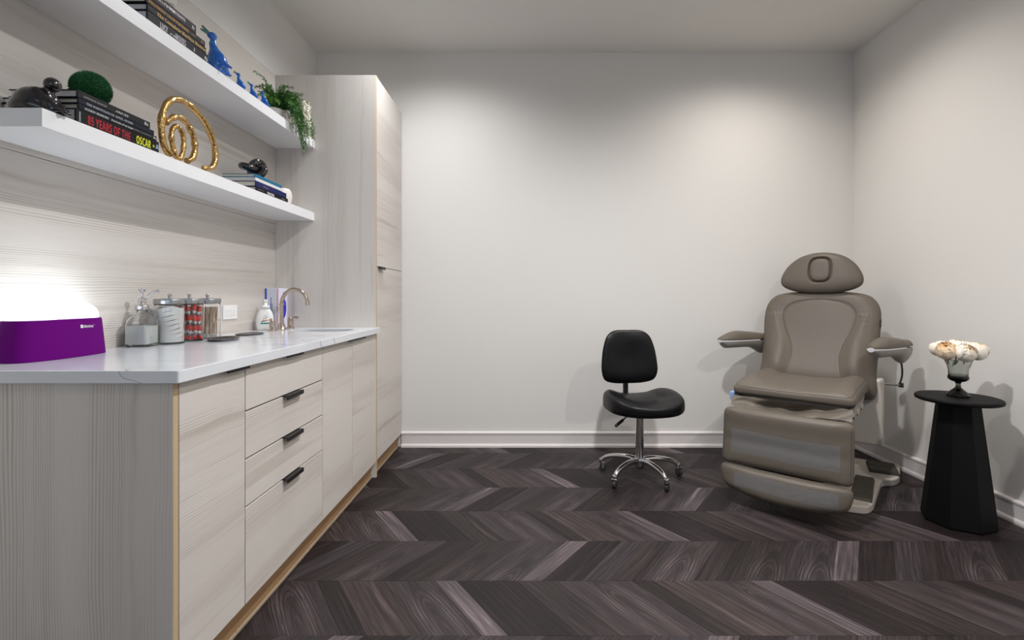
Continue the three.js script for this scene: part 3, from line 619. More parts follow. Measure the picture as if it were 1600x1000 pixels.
    part('arm_band', loft(ts.slice(0, 27).map(t => { const w = halfW(t) * 1.03; return Array.from({ length: 24 }, (_, j) => { const a = j / 24 * Math.PI * 2; return [Math.cos(a) * w, Math.sin(a) * 0.0125, -t * L + (t === 0 ? 0.002 : 0)]; }); })), M.palePlastic, g).userData.label = 'pale plastic band around the arm';
    return g;
  };
  arm(-0.523, -0.46, -0.335, -0.86, 0.802); arm(0.318, -0.40, 0.448, -0.77, 0.81);
  part('arm_support', new RoundedBoxGeometry(0.10, 0.03, 0.05, 3, 0.008).translate(0.385, 0.765, Z(-0.74)), M.rubber, C);
  part('arm_support', new RoundedBoxGeometry(0.10, 0.03, 0.05, 3, 0.008).translate(-0.345, 0.765, Z(-0.80)), M.rubber, C);
  part('hand_control_cable', sweep([[0.40, 0.79, Z(-0.72)], [0.43, 0.72, Z(-0.74)], [0.435, 0.64, Z(-0.76)], [0.425, 0.59, Z(-0.76)]], 0.005, 30, 8), M.rubber, C);
  const kn = part('release_knob', new THREE.CylinderGeometry(0.014, 0.014, 0.024, 20).rotateZ(Math.PI / 2), M.rubber, C); kn.position.set(0.43, 0.58, Z(-0.76));
  part('knob_stem', new THREE.CylinderGeometry(0.006, 0.006, 0.08, 12).rotateZ(Math.PI / 2).translate(0.385, 0.58, Z(-0.75)), M.chrome, kn).position.set(-0.43, -0.58, -Z(-0.76));
}

// ---------------------------------------------------------------- rolling stool
{
  const S = thing('rolling_stool', 'black leather rolling stool with backrest and chrome five-star base', 'stool', [0.678, 0, -2.965], 0.16);
  const so = smoothShape([[-0.235, 0.02], [-0.22, 0.12], [-0.16, 0.185], [-0.06, 0.20], [0.06, 0.20], [0.16, 0.185], [0.22, 0.12], [0.235, 0.02], [0.22, -0.09], [0.15, -0.18], [0.06, -0.215], [-0.06, -0.215], [-0.15, -0.18], [-0.22, -0.09]]);
  // pad y becomes world -z: +y is the rear of the seat
  const seat = pad(so, 0.052, 0.042, { n: 11, m: 3.4, disp: (x, y) => 0.028 * sstep(0.08, 0.2, Math.abs(x)) * sstep(-0.2, 0.05, y) - 0.016 * Math.exp(-(x * x) / 0.012) - 0.01 * sstep(-0.08, -0.2, y) });
  const sm = part('seat', seat.geo, M.blackLeather, S); sm.rotation.x = -Math.PI / 2; sm.position.set(0.02, 0.448, 0.02);
  part('seat_plate', new RoundedBoxGeometry(0.2, 0.016, 0.26, 2, 0.004).translate(0, 0.409, -0.02), M.rubber, S);
  const bo = smoothShape([[-0.185, -0.10], [-0.165, -0.148], [-0.11, -0.168], [0, -0.174], [0.11, -0.168], [0.165, -0.148], [0.187, -0.10], [0.184, -0.02], [0.168, 0.07], [0.14, 0.135], [0.095, 0.165], [0, 0.17], [-0.095, 0.165], [-0.14, 0.135], [-0.168, 0.07], [-0.184, -0.02]]);
  const back = pad(bo, 0.035, 0.035, { n: 4, m: 2.2, disp: (x, y) => -0.012 * Math.exp(-(x * x + y * y) / 0.012), centre: [0, 0] });
  const p = back.geo.attributes.position; for (let i = 0; i < p.count; i++) p.setZ(i, p.getZ(i) + 0.9 * p.getX(i) ** 2); back.geo.computeVertexNormals();
  const bm = part('backrest', back.geo, M.blackLeather, S); bm.position.set(-0.005, 0.715, -0.19); bm.rotation.x = -0.07;
  part('back_post', sweep([[0, 0.402, -0.08], [0, 0.402, -0.19], [0, 0.43, -0.232], [0, 0.52, -0.24], [0, 0.66, -0.235]], 0.017, 40, 12), M.rubber, S);
  part('height_lever', sweep([[-0.05, 0.40, 0.02], [-0.10, 0.385, 0.05], [-0.14, 0.365, 0.07]], 0.004, 20, 8), M.blackMetal, S);
  part('lever_grip', sweep([[-0.13, 0.371, 0.067], [-0.185, 0.342, 0.09]], t => 0.0085 + 0.001 * Math.sin(t * 3), 12, 10), M.rubber, S);
  part('gas_lift', lathe([[0, 0.10], [0.0245, 0.10], [0.0245, 0.365], [0.022, 0.372], [0.0135, 0.374], [0.0135, 0.402], [0, 0.402]], 32), M.chrome, S);
  const star = part('hub', lathe([[0, 0.058], [0.022, 0.058], [0.03, 0.075], [0.034, 0.1], [0.032, 0.118], [0.026, 0.124], [0, 0.124]], 32), M.chrome, S);
  for (let i = 0; i < 5; i++) {
    const a = 1.222 + i * Math.PI * 2 / 5 + 0.08, dx = Math.cos(a), dz = Math.sin(a), R = 0.245;
    const pts = [[0.02, 0.105], [0.08, 0.112], [0.14, 0.108], [0.19, 0.098], [0.222, 0.084], [0.242, 0.068]];
    const leg = part('base_arm', sweep(pts.map(([r, y]) => [dx * r, y, dz * r]), t => lerp(0.019, 0.0135, t), 30, 12), M.chrome, S);
    part('caster_collar', lathe([[0, 0.046], [0.012, 0.046], [0.016, 0.052], [0.016, 0.07], [0.012, 0.076], [0, 0.076]], 20).translate(dx * R, 0, dz * R), M.chrome, leg);
    const ca = rr(0, 6.28), cx = dx * R + 0.008 * Math.cos(ca), cz = dz * R + 0.008 * Math.sin(ca);
    const w = part('caster', lathe([[0.004, -0.011], [0.0185, -0.011], [0.0215, -0.009], [0.0225, 0], [0.0215, 0.009], [0.0185, 0.011], [0.004, 0.011]], 28).rotateX(Math.PI / 2).rotateY(-ca), M.rubber, S);
    w.position.set(cx, 0.0228, cz);
    part('fork', BGU.mergeGeometries([-1, 1].map(s => new RoundedBoxGeometry(0.018, 0.036, 0.003, 2, 0.0012).translate(0, 0.012, s * 0.0145)).concat([new RoundedBoxGeometry(0.022, 0.006, 0.032, 2, 0.002).translate(0, 0.028, 0)])).rotateY(-ca), M.chrome, w);
  }
}

// ---------------------------------------------------------------- pedestal table with roses
{
  const P = [2.11, 0, -2.385];
  const t = thing('pedestal_table', 'black round-topped pedestal table with a tapered faceted base', 'table', P);
  const oct = (R, y) => Array.from({ length: 8 }, (_, j) => { const a = -(j + 0.5) / 8 * Math.PI * 2 - 0.27; return [Math.cos(a) * R, y, Math.sin(a) * R]; });
  let g = loft([oct(0.142, 0.001), oct(0.148, 0.008), oct(0.086, 0.584), oct(0.084, 0.591)]); g = g.toNonIndexed(); g.computeVertexNormals();
  part('base', g, M.blackWood, t);
  part('table_top', lathe([[0, 0.591], [0.16, 0.591], [0.168, 0.595], [0.17, 0.602], [0.168, 0.609], [0.164, 0.612], [0, 0.612]], 72), M.blackWood, t);
  const v = thing('glass_urn', 'smoky glass footed urn of roses on the black table', 'vase', [2.118, 0.612, -2.392]);
  const outer = [[0, 0], [0.044, 0], [0.046, 0.006], [0.043, 0.012], [0.037, 0.016], [0.034, 0.024], [0.02, 0.036], [0.011, 0.046], [0.0095, 0.06], [0.013, 0.071], [0.028, 0.076], [0.039, 0.084], [0.0425, 0.094], [0.0405, 0.1], [0.0385, 0.105], [0.0395, 0.13], [0.044, 0.155], [0.052, 0.175], [0.058, 0.184]];
  const inner = [[0.056, 0.185], [0.0495, 0.176], [0.041, 0.155], [0.0365, 0.13], [0.0355, 0.105], [0.03, 0.09], [0, 0.084]];
  part('urn', lathe([...outer, ...inner], 56), M.smoke, v);
  // roses: whorls of cupped petals
  const petal = (R, wide, el0, el1, curl) => {
    const nu = 8, nv = 7, pos = [], idx = [], uv = [];
    for (let j = 0; j <= nv; j++) for (let i = 0; i <= nu; i++) {
      const s = i / nu * 2 - 1, q = j / nv, w = wide * (0.35 + 0.65 * Math.sin(Math.min(1, q * 1.25) * Math.PI / 2)) * (q > 0.8 ? 1 - 0.35 * ((q - 0.8) / 0.2) ** 2 : 1);
      const el = lerp(el0, el1, q) - 0.10 * s * s * q, r = R * (1 + curl * q ** 4 * (0.6 + 0.4 * s * s) + 0.045 * q * q * Math.sin(s * 5 + wide * 90) + 0.05 * s * s * q), az = s * w;
      pos.push(r * Math.cos(el) * Math.sin(az), r * Math.sin(el), r * Math.cos(el) * Math.cos(az)); uv.push(s, q);
    }
    for (let j = 0; j < nv; j++) for (let i = 0; i < nu; i++) { const a = j * (nu + 1) + i; idx.push(a, a + 1, a + nu + 1, a + 1, a + nu + 2, a + nu + 1); }
    const g = new THREE.BufferGeometry(); g.setAttribute('position', new THREE.Float32BufferAttribute(pos, 3)); g.setAttribute('uv', new THREE.Float32BufferAttribute(uv, 2)); g.setIndex(idx); g.computeVertexNormals(); return g;
  };
  const whorl = (n, R, wide, e0, e1, curl, off) => BGU.mergeGeometries(Array.from({ length: n }, (_, i) => petal(R * rr(0.95, 1.05), wide * rr(0.9, 1.1), e0, e1 + rr(-0.08, 0.08), curl * rr(0.6, 1.3)).rotateY(off + i / n * Math.PI * 2 + rr(-0.1, 0.1))));
  const rose = (label, pos, R, tilt, mats) => {
    const r = thing('rose', label, 'rose', pos, 0, 'roses in the glass urn'); r.rotation.set(tilt[0], tilt[1], tilt[2]);
    part('outer_petals', BGU.mergeGeometries([whorl(6, R, 0.74, -1.4, 0.72, 0.13, 0.3), whorl(7, R * 0.97, 0.64, -1.3, 0.92, 0.09, 0.9)]), mats[0], r);
    part('middle_petals', BGU.mergeGeometries([whorl(8, R * 0.95, 0.5, -0.6, 1.04, 0.08, 0.1), whorl(8, R * 0.92, 0.5, -0.4, 1.14, 0.07, 0.6)]), mats[1], r);
    part('heart_petals', BGU.mergeGeometries([whorl(7, R * 0.89, 0.52, -0.2, 1.24, 0.06, 0.4), whorl(7, R * 0.86, 0.55, 0, 1.34, 0.05, 0.2), whorl(5, R * 0.83, 0.65, 0.1, 1.46, 0.04, 0)]), mats[2], r);
    part('stem', sweep([[0, -R * 0.9, 0], [0, -R - 0.045, 0]], 0.0025, 6, 6), M.leaf, r);
  };
  const A = [M.petalPeach, M.petalPeach, M.petalOrange], B = [M.petalWhite, M.petalWhite, M.petalPeach], D = [M.petalWhite, M.petalPeach, M.petalOrange];
  const y = 0.838;
  rose('leftmost peach rose in the glass urn', [2.042, y, -2.372], 0.041, [0.25, 0.4, 0.55], A);
  rose('cream white rose at the front centre of the urn', [2.100, y - 0.006, -2.335], 0.042, [0.75, 0.2, 0.05], B);
  rose('rightmost large peach rose in the glass urn', [2.172, y, -2.352], 0.043, [0.6, 1.0, -0.5], D);
  rose('pale rose behind the front cream one', [2.122, y + 0.012, -2.402], 0.042, [0.15, 0.7, 0], B);
  rose('white rose at the rear left of the urn', [2.062, y + 0.004, -2.44], 0.038, [-0.3, 0.1, 0.3], B);
  rose('white rose at the rear right of the urn', [2.176, y + 0.002, -2.43], 0.038, [-0.3, 0.5, -0.4], B);
  const leafG = () => { const s = new THREE.Shape(); s.moveTo(0, 0); s.quadraticCurveTo(0.014, 0.02, 0, 0.05); s.quadraticCurveTo(-0.014, 0.02, 0, 0); return extrude(s, 0.001, 0.0003, 1, 8); };
  [[2.186, 0.803, -2.345, 1.9, -1.2], [2.064, 0.802, -2.345, 0.4, 2.4], [2.17, 0.80, -2.42, 1.5, -1.6]].forEach(([x, yy, z, a, b], i) => {
    const m = solo('rose_leaf', leafG(), M.leaf, ['dark green leaf under the rightmost peach rose', 'green leaf below the leftmost peach rose', 'green leaf at the rear of the urn rim'][i], 'leaf', [x, yy, z], a, 'rose leaves at the urn rim'); m.rotation.z = b;
  });
}

// ---------------------------------------------------------------- books
function spineTex(len, h, bg, items) {                  // items: [text, x (0..1), y (0..1 baseline centre), size (fraction of h), colour, font, maxWidth]
  const W = 1024, H = Math.max(48, Math.round(W * h / len));
  return canvasTex(W, H, x => {
    x.fillStyle = bg; x.fillRect(0, 0, W, H); x.textBaseline = 'middle'; x.textAlign = 'left';
    for (const [txt, px, py, size, col, font = 'sans-serif', mw, sx = 1, rot = 0] of items) {
      x.save(); x.translate(px * W, py * H); x.rotate(rot); x.scale(sx, 1); x.font = font.replace('SIZE', Math.round(size * H) + 'px'); x.fillStyle = col; x.fillText(txt, 0, 0); x.restore();
    }
  });
}
function book(label, { y, h, zn, zf, xf = -1.312, depth = 0.22, cover = [24, 22, 24], pages = M.pages, items = [], bg, group, turn = 0 }) {
  const len = zn - zf, b = thing('book', label, 'book', [xf, y, (zn + zf) / 2], turn, group);
  const cm = phy({ color: rgb(...cover).multiplyScalar(cover[0] > 60 || cover[2] > 60 ? 1 : 0.6), roughness: 0.55, specularIntensity: 0.4 }), k = 0.0025;
  part('back_cover', bx(-depth, -0.004, 0, k, -len / 2, len / 2, 0.0008), cm, b);
  part('front_cover', bx(-depth, -0.004, h - k, h, -len / 2, len / 2, 0.0008), cm, b);
  const sp = part('spine', bx(-0.0045, 0, 0, h, -len / 2, len / 2, 0.0015), cm, b);
  part('pages', bx(-depth + 0.005, -0.0045, k, h - k, -len / 2 + 0.004, len / 2 - 0.004, 0), pages, b);
  if (items.length) {
    const g = new THREE.PlaneGeometry(len - 0.004, h - 0.003); g.rotateY(Math.PI / 2); g.translate(0.0004, h / 2, 0);
    part('spine_print', g, phy({ map: spineTex(len - 0.004, h - 0.003, bg || `rgb(${cover.map(c => Math.round(cover[0] > 60 || cover[2] > 60 ? c : c * 0.78))})`, items), roughness: 0.55, specularIntensity: 0.4 }), sp);
  }
  return b;
}
const SB = 'bold SIZE sans-serif', SR = 'SIZE sans-serif', SE = 'SIZE serif', SEB = 'bold SIZE serif', SEI = 'italic bold SIZE serif';
{
  let y = 1.6135; const g1 = 'books stacked on the near end of the lower shelf';
  book('thick black book with red and yellow spine lettering, bottom of stack', { y, h: 0.04, zn: -1.405, zf: -1.722, depth: 0.215, cover: [24, 20, 20], pages: M.greyPages, group: g1, items: [['85 YEARS OF THE', 0.115, 0.53, 0.98, 'rgb(176,34,50)', SB, 0, 0.54], ['OSCAR', 0.685, 0.53, 0.98, 'rgb(222,222,40)', SB, 0, 0.54], ['®', 0.91, 0.55, 0.34, 'rgb(222,222,40)', SB], ['A', 0.955, 0.5, 0.6, 'rgb(160,190,215)', SB], ['OSBORNE', 0.035, 0.93, 0.17, 'rgb(190,215,220)', SB, 0, 1, -Math.PI / 2]] });
  y += 0.0405;
  book('dark slim book with small white serif title, second from bottom', { y, h: 0.0165, zn: -1.413, zf: -1.712, depth: 0.225, cover: [26, 28, 40], group: g1, items: [['AUDREY HEPBURN', 0.06, 0.5, 0.62, '#d8d6d2', SEB], ['Portraits of an Icon', 0.37, 0.52, 0.6, '#d8d6d2', SEI], ['TERENCE PEPPER   HELEN TROMPETELER', 0.62, 0.5, 0.36, '#b8b6b2', SR], ['Rz', 0.95, 0.5, 0.8, '#dcdcdc', SEB]] });
  y += 0.017;
  book('dark blue slim book third up in the near stack', { y, h: 0.0155, zn: -1.413, zf: -1.70, depth: 0.222, cover: [30, 36, 52], group: g1, items: [['THE PORTFOLIOS OF ANSEL ADAMS', 0.085, 0.5, 0.72, '#cfd0d2', SE], ['◼', 0.95, 0.5, 0.7, '#6f8fb4', SR]] });
  y += 0.016;
  book('charcoal book lying topmost under the green moss ball', { y, h: 0.0225, zn: -1.41, zf: -1.682, depth: 0.2, cover: [44, 41, 46], pages: M.greyPages, group: g1, items: [['KATHARINE HEPBURN', 0.07, 0.6, 0.36, '#b4b2b2', SE], ['rebel chic', 0.48, 0.6, 0.5, '#c8c6c6', SEI], ['Rz', 0.91, 0.5, 0.7, '#dcdcdc', SEB]] });
  y = 1.6135; const g2 = 'books stacked at the far end of the lower shelf';
  book('black book with white block lettering under the navy book', { y, h: 0.0215, zn: -2.335, zf: -2.645, depth: 0.175, cover: [26, 24, 28], group: g2, items: [['AN INTIMATE PORTRAIT', 0.04, 0.4, 0.28, '#b8b8b8', SR], ['SINATRA', 0.32, 0.52, 0.86, '#f0f0f0', SB], ['GREENWICH', 0.78, 0.5, 0.36, '#c0c0c0', SR]] });
  y += 0.022;
  book('navy blue book with dull red title', { y, h: 0.0265, zn: -2.332, zf: -2.628, depth: 0.178, cover: [30, 40, 92], group: g2, items: [['James', 0.22, 0.5, 0.7, '#8c5a66', SEB], ['ℛ', 0.92, 0.5, 0.6, '#8fa0c8', SE]] });
  y += 0.027;
  book('white spined book below the teal one', { y, h: 0.0155, zn: -2.33, zf: -2.585, depth: 0.165, cover: [226, 224, 226], pages: M.greyPages, group: g2 });
  y += 0.016;
  book('thin teal blue book on top under the black knot', { y, h: 0.016, zn: -2.325, zf: -2.58, depth: 0.158, cover: [38, 112, 144], group: g2 });
  y = 2.0545; const g3 = 'books stacked on the upper shelf';
  book('black book with tall white lettering at the bottom of the upper stack', { y, h: 0.038, zn: -1.668, zf: -1.985, depth: 0.22, cover: [30, 26, 36], pages: M.greyPages, group: g3, items: [['LUCY', 0.18, 0.52, 0.84, '#d9d3d6', SB, 0, 0.5], ['at the', 0.33, 0.62, 0.34, '#d9d3d6', SEI], ['MOVIES', 0.42, 0.52, 0.84, '#c9c3c6', SB, 0, 0.5], ['2', 0.73, 0.5, 0.5, '#d0d0d0', SB], ['Rp', 0.93, 0.5, 0.5, '#e0e0e0', SEI]] });
  y += 0.0385;
  book('black book with gold script title in the upper stack', { y, h: 0.023, zn: -1.668, zf: -1.975, depth: 0.215, cover: [28, 24, 24], pages: M.greyPages, group: g3, items: [['The Complete Marilyn Monroe', 0.14, 0.52, 0.88, 'rgb(222,178,92)', SEB, 0, 0.95], ['●', 0.945, 0.5, 0.8, 'rgb(230,190,80)', SR]] });
  y += 0.0235;
  book('black book with gold capital letters in the upper stack', { y, h: 0.023, zn: -1.662, zf: -1.968, depth: 0.222, cover: [28, 24, 24], pages: M.greyPages, group: g3, items: [['HOLLYWOOD COLOR PORTRAITS', 0.03, 0.5, 0.72, 'rgb(205,150,60)', SB, 0, 0.9], ['KOBAL', 0.74, 0.5, 0.36, 'rgb(205,150,60)', SR], ['NN', 0.92, 0.5, 0.5, 'rgb(205,150,60)', SB]] });
  y += 0.0235;
  book('dark brown book topmost in the upper stack', { y, h: 0.034, zn: -1.65, zf: -1.915, depth: 0.21, cover: [44, 36, 36], pages: M.greyPages, group: g3, items: [['HOLLYWOOD', 0.2, 0.42, 0.5, '#e2d2da', SB], ['PORTRAITS', 0.46, 0.42, 0.5, '#e8dce4', SB], ['N', 0.91, 0.5, 0.6, '#cfcfcf', SB]] });
  // small clear glass ornament on the upper stack
  const go = thing('glass_ornament', 'small clear glass ornament standing on the upper book stack', 'ornament', [-1.37, y + 0.0345, -1.86]);
  part('foot', lathe([[0, 0], [0.022, 0], [0.021, 0.004], [0.006, 0.008], [0.0045, 0.03], [0.012, 0.05], [0.022, 0.07], [0.024, 0.09], [0.021, 0.11], [0.0195, 0.11], [0.0225, 0.09], [0.0205, 0.07], [0.01, 0.052], [0, 0.05]], 32), M.glass, go);
}

// ---------------------------------------------------------------- ornaments on the shelves
{ // bowed figure
  const f = (x, y, z) => {
    const p = [x, y, z];
    let d = sdEll(p, [-0.012, 0.030, 0], [0.046, 0.038, 0.036]);
    d = smin(d, sdEll(p, [0.002, 0.045, 0], [0.034, 0.026, 0.034]), 0.02);
    d = smin(d, sdEll(p, [-0.016, 0.014, 0], [0.043, 0.016, 0.042]), 0.02);
    for (const s of [-1, 1]) {
      d = smin(d, sdCap(p, [0.016, 0.052, s * 0.022], [0.046, 0.024, s * 0.018], 0.013, 0.008), 0.012);
      d = smin(d, sdCap(p, [0.046, 0.024, s * 0.018], [0.074, 0.006, s * 0.007], 0.008, 0.0055), 0.008);
      d = smin(d, sdCap(p, [-0.02, 0.012, s * 0.024], [0.05, 0.008, s * 0.016], 0.013, 0.008), 0.012);
    }
    d = smin(d, sdCap(p, [0.022, 0.058, 0], [0.034, 0.072, 0], 0.011, 0.010), 0.012);
    d = smin(d, sdEll(p, [0.0375, 0.083, 0], [0.0195, 0.0195, 0.0195]), 0.004);
    return Math.max(d, 0.0006 - y);
  };
  const h = thing('figure_statuette', 'glossy dark statuette of a bowed seated figure at the shelf end', 'statuette', [-1.363, 1.6128, -1.347], 0.1);
  part('body', field(f, [0, 0.045, 0], 0.092, 72), M.bronze, h);
}
{ // moss ball
  const b = thing('moss_ball', 'round dark green moss ball on the near book stack', 'moss ball', [-1.385, 1.7625, -1.535]);
  part('core', new THREE.IcosahedronGeometry(0.049, 4), M.moss, b);
  const gs = [];
  for (let i = 0; i < 2600; i++) {
    const q = 1 - 2 * (i + 0.5) / 2600, a = i * 2.399963, s = Math.sqrt(1 - q * q), n = V3(s * Math.cos(a), q, s * Math.sin(a));
    const c = new THREE.ConeGeometry(rr(0.0014, 0.0026), rr(0.006, 0.012), 4, 1, true); c.translate(0, 0.003, 0);
    const d = n.clone().add(V3(rr(-0.5, 0.5), rr(-0.5, 0.5), rr(-0.5, 0.5))).normalize();
    c.applyQuaternion(new THREE.Quaternion().setFromUnitVectors(V3(0, 1, 0), d)); c.translate(n.x * 0.048, n.y * 0.048, n.z * 0.048); gs.push(c);
  }
  part('tufts', BGU.mergeGeometries(gs), M.moss, b).userData.kind = 'stuff';
}
{ // gold rings: three loops in one upright plane along the shelf
  const g = thing('ring_sculpture', 'hammered gold sculpture of three nested open rings on the shelf', 'sculpture', [-1.318, 1.613, 0]);
  const lump = (r, k) => t => r * (1 + 0.09 * Math.sin(t * 37 + k) + 0.06 * Math.sin(t * 61 + 2 * k));
  const W = (z, y, x = 0) => [x, y, -z];
  part('outer_ring', sweep([W(1.782, 0.012, 0.002), W(1.756, 0.035), W(1.742, 0.085), W(1.744, 0.14), W(1.764, 0.19), W(1.80, 0.224), W(1.845, 0.237), W(1.90, 0.232), W(1.955, 0.212), W(2.005, 0.172), W(2.035, 0.12), W(2.04, 0.07), W(2.02, 0.03), W(1.97, 0.012)], lump(0.0118, 1), 200, 14), M.gold, g);
  part('middle_ring', sweep([W(1.757, 0.122, 0.004), W(1.785, 0.150, 0.006), W(1.825, 0.165, 0.006), W(1.865, 0.155, 0.006), W(1.897, 0.12, 0.006), W(1.907, 0.075, 0.006), W(1.895, 0.035, 0.006), W(1.862, 0.012, 0.006)], lump(0.0108, 2), 140, 14), M.gold, g);
  part('inner_ring', sweep([W(1.80, 0.04, 0.0), W(1.789, 0.08), W(1.797, 0.115), W(1.822, 0.132), W(1.845, 0.115), W(1.853, 0.075), W(1.845, 0.035), W(1.83, 0.012), W(1.812, 0.014)], lump(0.0088, 3), 130, 12, true), M.gold, g);
}
{ // glossy knot
  const k = thing('knot_sculpture', 'glossy black knotted loop resting on the teal book', 'sculpture', [-1.392, 1.7405, -2.47], 0.55);
  const pts = []; for (let i = 0; i < 40; i++) { const t = i / 40 * Math.PI * 2; pts.push([(Math.sin(t) + 2 * Math.sin(2 * t)) * 0.0215, (Math.cos(t) - 2 * Math.cos(2 * t)) * 0.0165, -Math.sin(3 * t) * 0.017]); }
  const m = part('loop', sweep(pts, t => 0.0165, 200, 18, true), M.blackGloss, k); m.rotation.set(-0.75, 0.2, 0.5);
  m.updateMatrix(); const bb = new THREE.Box3().setFromBufferAttribute(m.geometry.attributes.position.clone().applyMatrix4(m.matrix)); k.position.y = 1.6135 + 0.022 + 0.027 + 0.016 + 0.0165 - bb.min.y;
}
{ const w = thing('white_bowl', 'white ceramic pot behind the far book stack', 'pot', [-1.385, 1.613, -2.72]);
  part('body', lathe([[0, 0], [0.036, 0], [0.046, 0.008], [0.053, 0.03], [0.055, 0.055], [0.051, 0.078], [0.044, 0.092], [0.04, 0.092], [0.046, 0.076], [0.05, 0.055], [0.048, 0.03], [0.04, 0.012], [0, 0.008]], 48), M.ceramic, w); }
// blue ceramic ducks
const duckMat = phy({ color: 0xffffff, vertexColors: true, roughness: 0.16, clearcoat: 0.8, clearcoatRoughness: 0.06 });
const billMat = phy({ color: rgb(92, 142, 128), roughness: 0.25, clearcoat: 0.6 });
function duck(label, pos, H, turn, up) {
  const d = thing('ceramic_duck', label, 'duck figurine', pos, turn, 'blue ceramic ducks on the upper shelf');
  const k = H / 0.2;
  const f = (x, y, z) => {
    const p = [x, y, z];
    let s = sdEll(p, [0, 0.05, -0.004], [0.034, 0.052, 0.040]);
    s = smin(s, sdCap(p, [0, 0.082, 0.004], [0, 0.132, 0.014], 0.023, 0.0125), 0.02);
    s = smin(s, sdCap(p, [0, 0.132, 0.014], [0, 0.160, 0.012], 0.0125, 0.0105), 0.008);
    s = smin(s, sdEll(p, [0, 0.168, 0.017], [0.0145, 0.0155, 0.019]), 0.007);
    s = smin(s, sdCap(p, [0, 0.03, -0.03], [0, 0.012, -0.052], 0.014, 0.006), 0.012);
    s = smin(s, sdEll(p, [0, 0.008, 0], [0.03, 0.009, 0.034]), 0.008);
    return Math.max(s, 0.0005 - y);
  };
  const g = field(f, [0, 0.095, 0], 0.105, 64); const P = g.attributes.position, col = new Float32Array(P.count * 3), a = rgb(16, 102, 196), b = rgb(28, 150, 200), e = rgb(10, 60, 150);
  for (let i = 0; i < P.count; i++) { const n = pn(P.getX(i) * 90 + 50, P.getY(i) * 60, 200, 200, 5), m = pn(P.getX(i) * 260 + 90, P.getY(i) * 200, 300, 300, 6); const c = a.clone().lerp(b, sstep(0.5, 0.9, n)).lerp(e, sstep(0.55, 0.9, m) * 0.6); col.set([c.r, c.g, c.b], i * 3); }
  g.setAttribute('color', new THREE.BufferAttribute(col, 3)); g.scale(k, k, k); part('body', g, duckMat, d);
  for (const s of [-1, 1]) {
    const w = field((x, y, z) => { const p = [x, y, z]; return smin(sdEll(p, [s * 0.033, 0.058, -0.008], [0.009, 0.034, 0.022]), sdCap(p, [s * 0.036, 0.045, -0.02], [s * 0.043, 0.03, -0.05], 0.011, 0.005), 0.01); }, [s * 0.033, 0.055, -0.015], 0.055, 40);
    const c = new Float32Array(w.attributes.position.count * 3); for (let i = 0; i < c.length; i += 3) c.set([a.r * 0.8, a.g * 0.9, a.b], i); w.setAttribute('color', new THREE.BufferAttribute(c, 3)); w.scale(k, k, k); part('wing', w, duckMat, d);
  }
  const t = up ? [0.030, 0.020] : [0.036, 0.002];
  for (const s of [0, 1]) { const bl = field((x, y, z) => { const p = [x, y, z]; const tip = [0, 0.170 + t[1] * (s ? 1.3 : 0.85) + (s ? 0.003 : -0.003), 0.026 + t[0] * (s ? 0.85 : 1)]; return sdCap([p[0] * 0.62, p[1], p[2]], [0, 0.168, 0.020], tip, 0.0066, 0.0042); }, [0, 0.18, 0.035], 0.034, 34); bl.scale(k, k, k); part('bill', bl, billMat, d); }
}
duck('tall blue ceramic duck beside the upper book stack', [-1.335, 2.0535, -2.075], 0.192, -0.9, true);
duck('small blue duckling right after the tall duck', [-1.335, 2.0535, -2.245], 0.092, -1.15, true);
duck('smaller blue duckling between two others', [-1.333, 2.0535, -2.345], 0.084, -0.8, true);
duck('small blue duckling next to the trailing fern', [-1.333, 2.0535, -2.445], 0.092, -0.95, false);
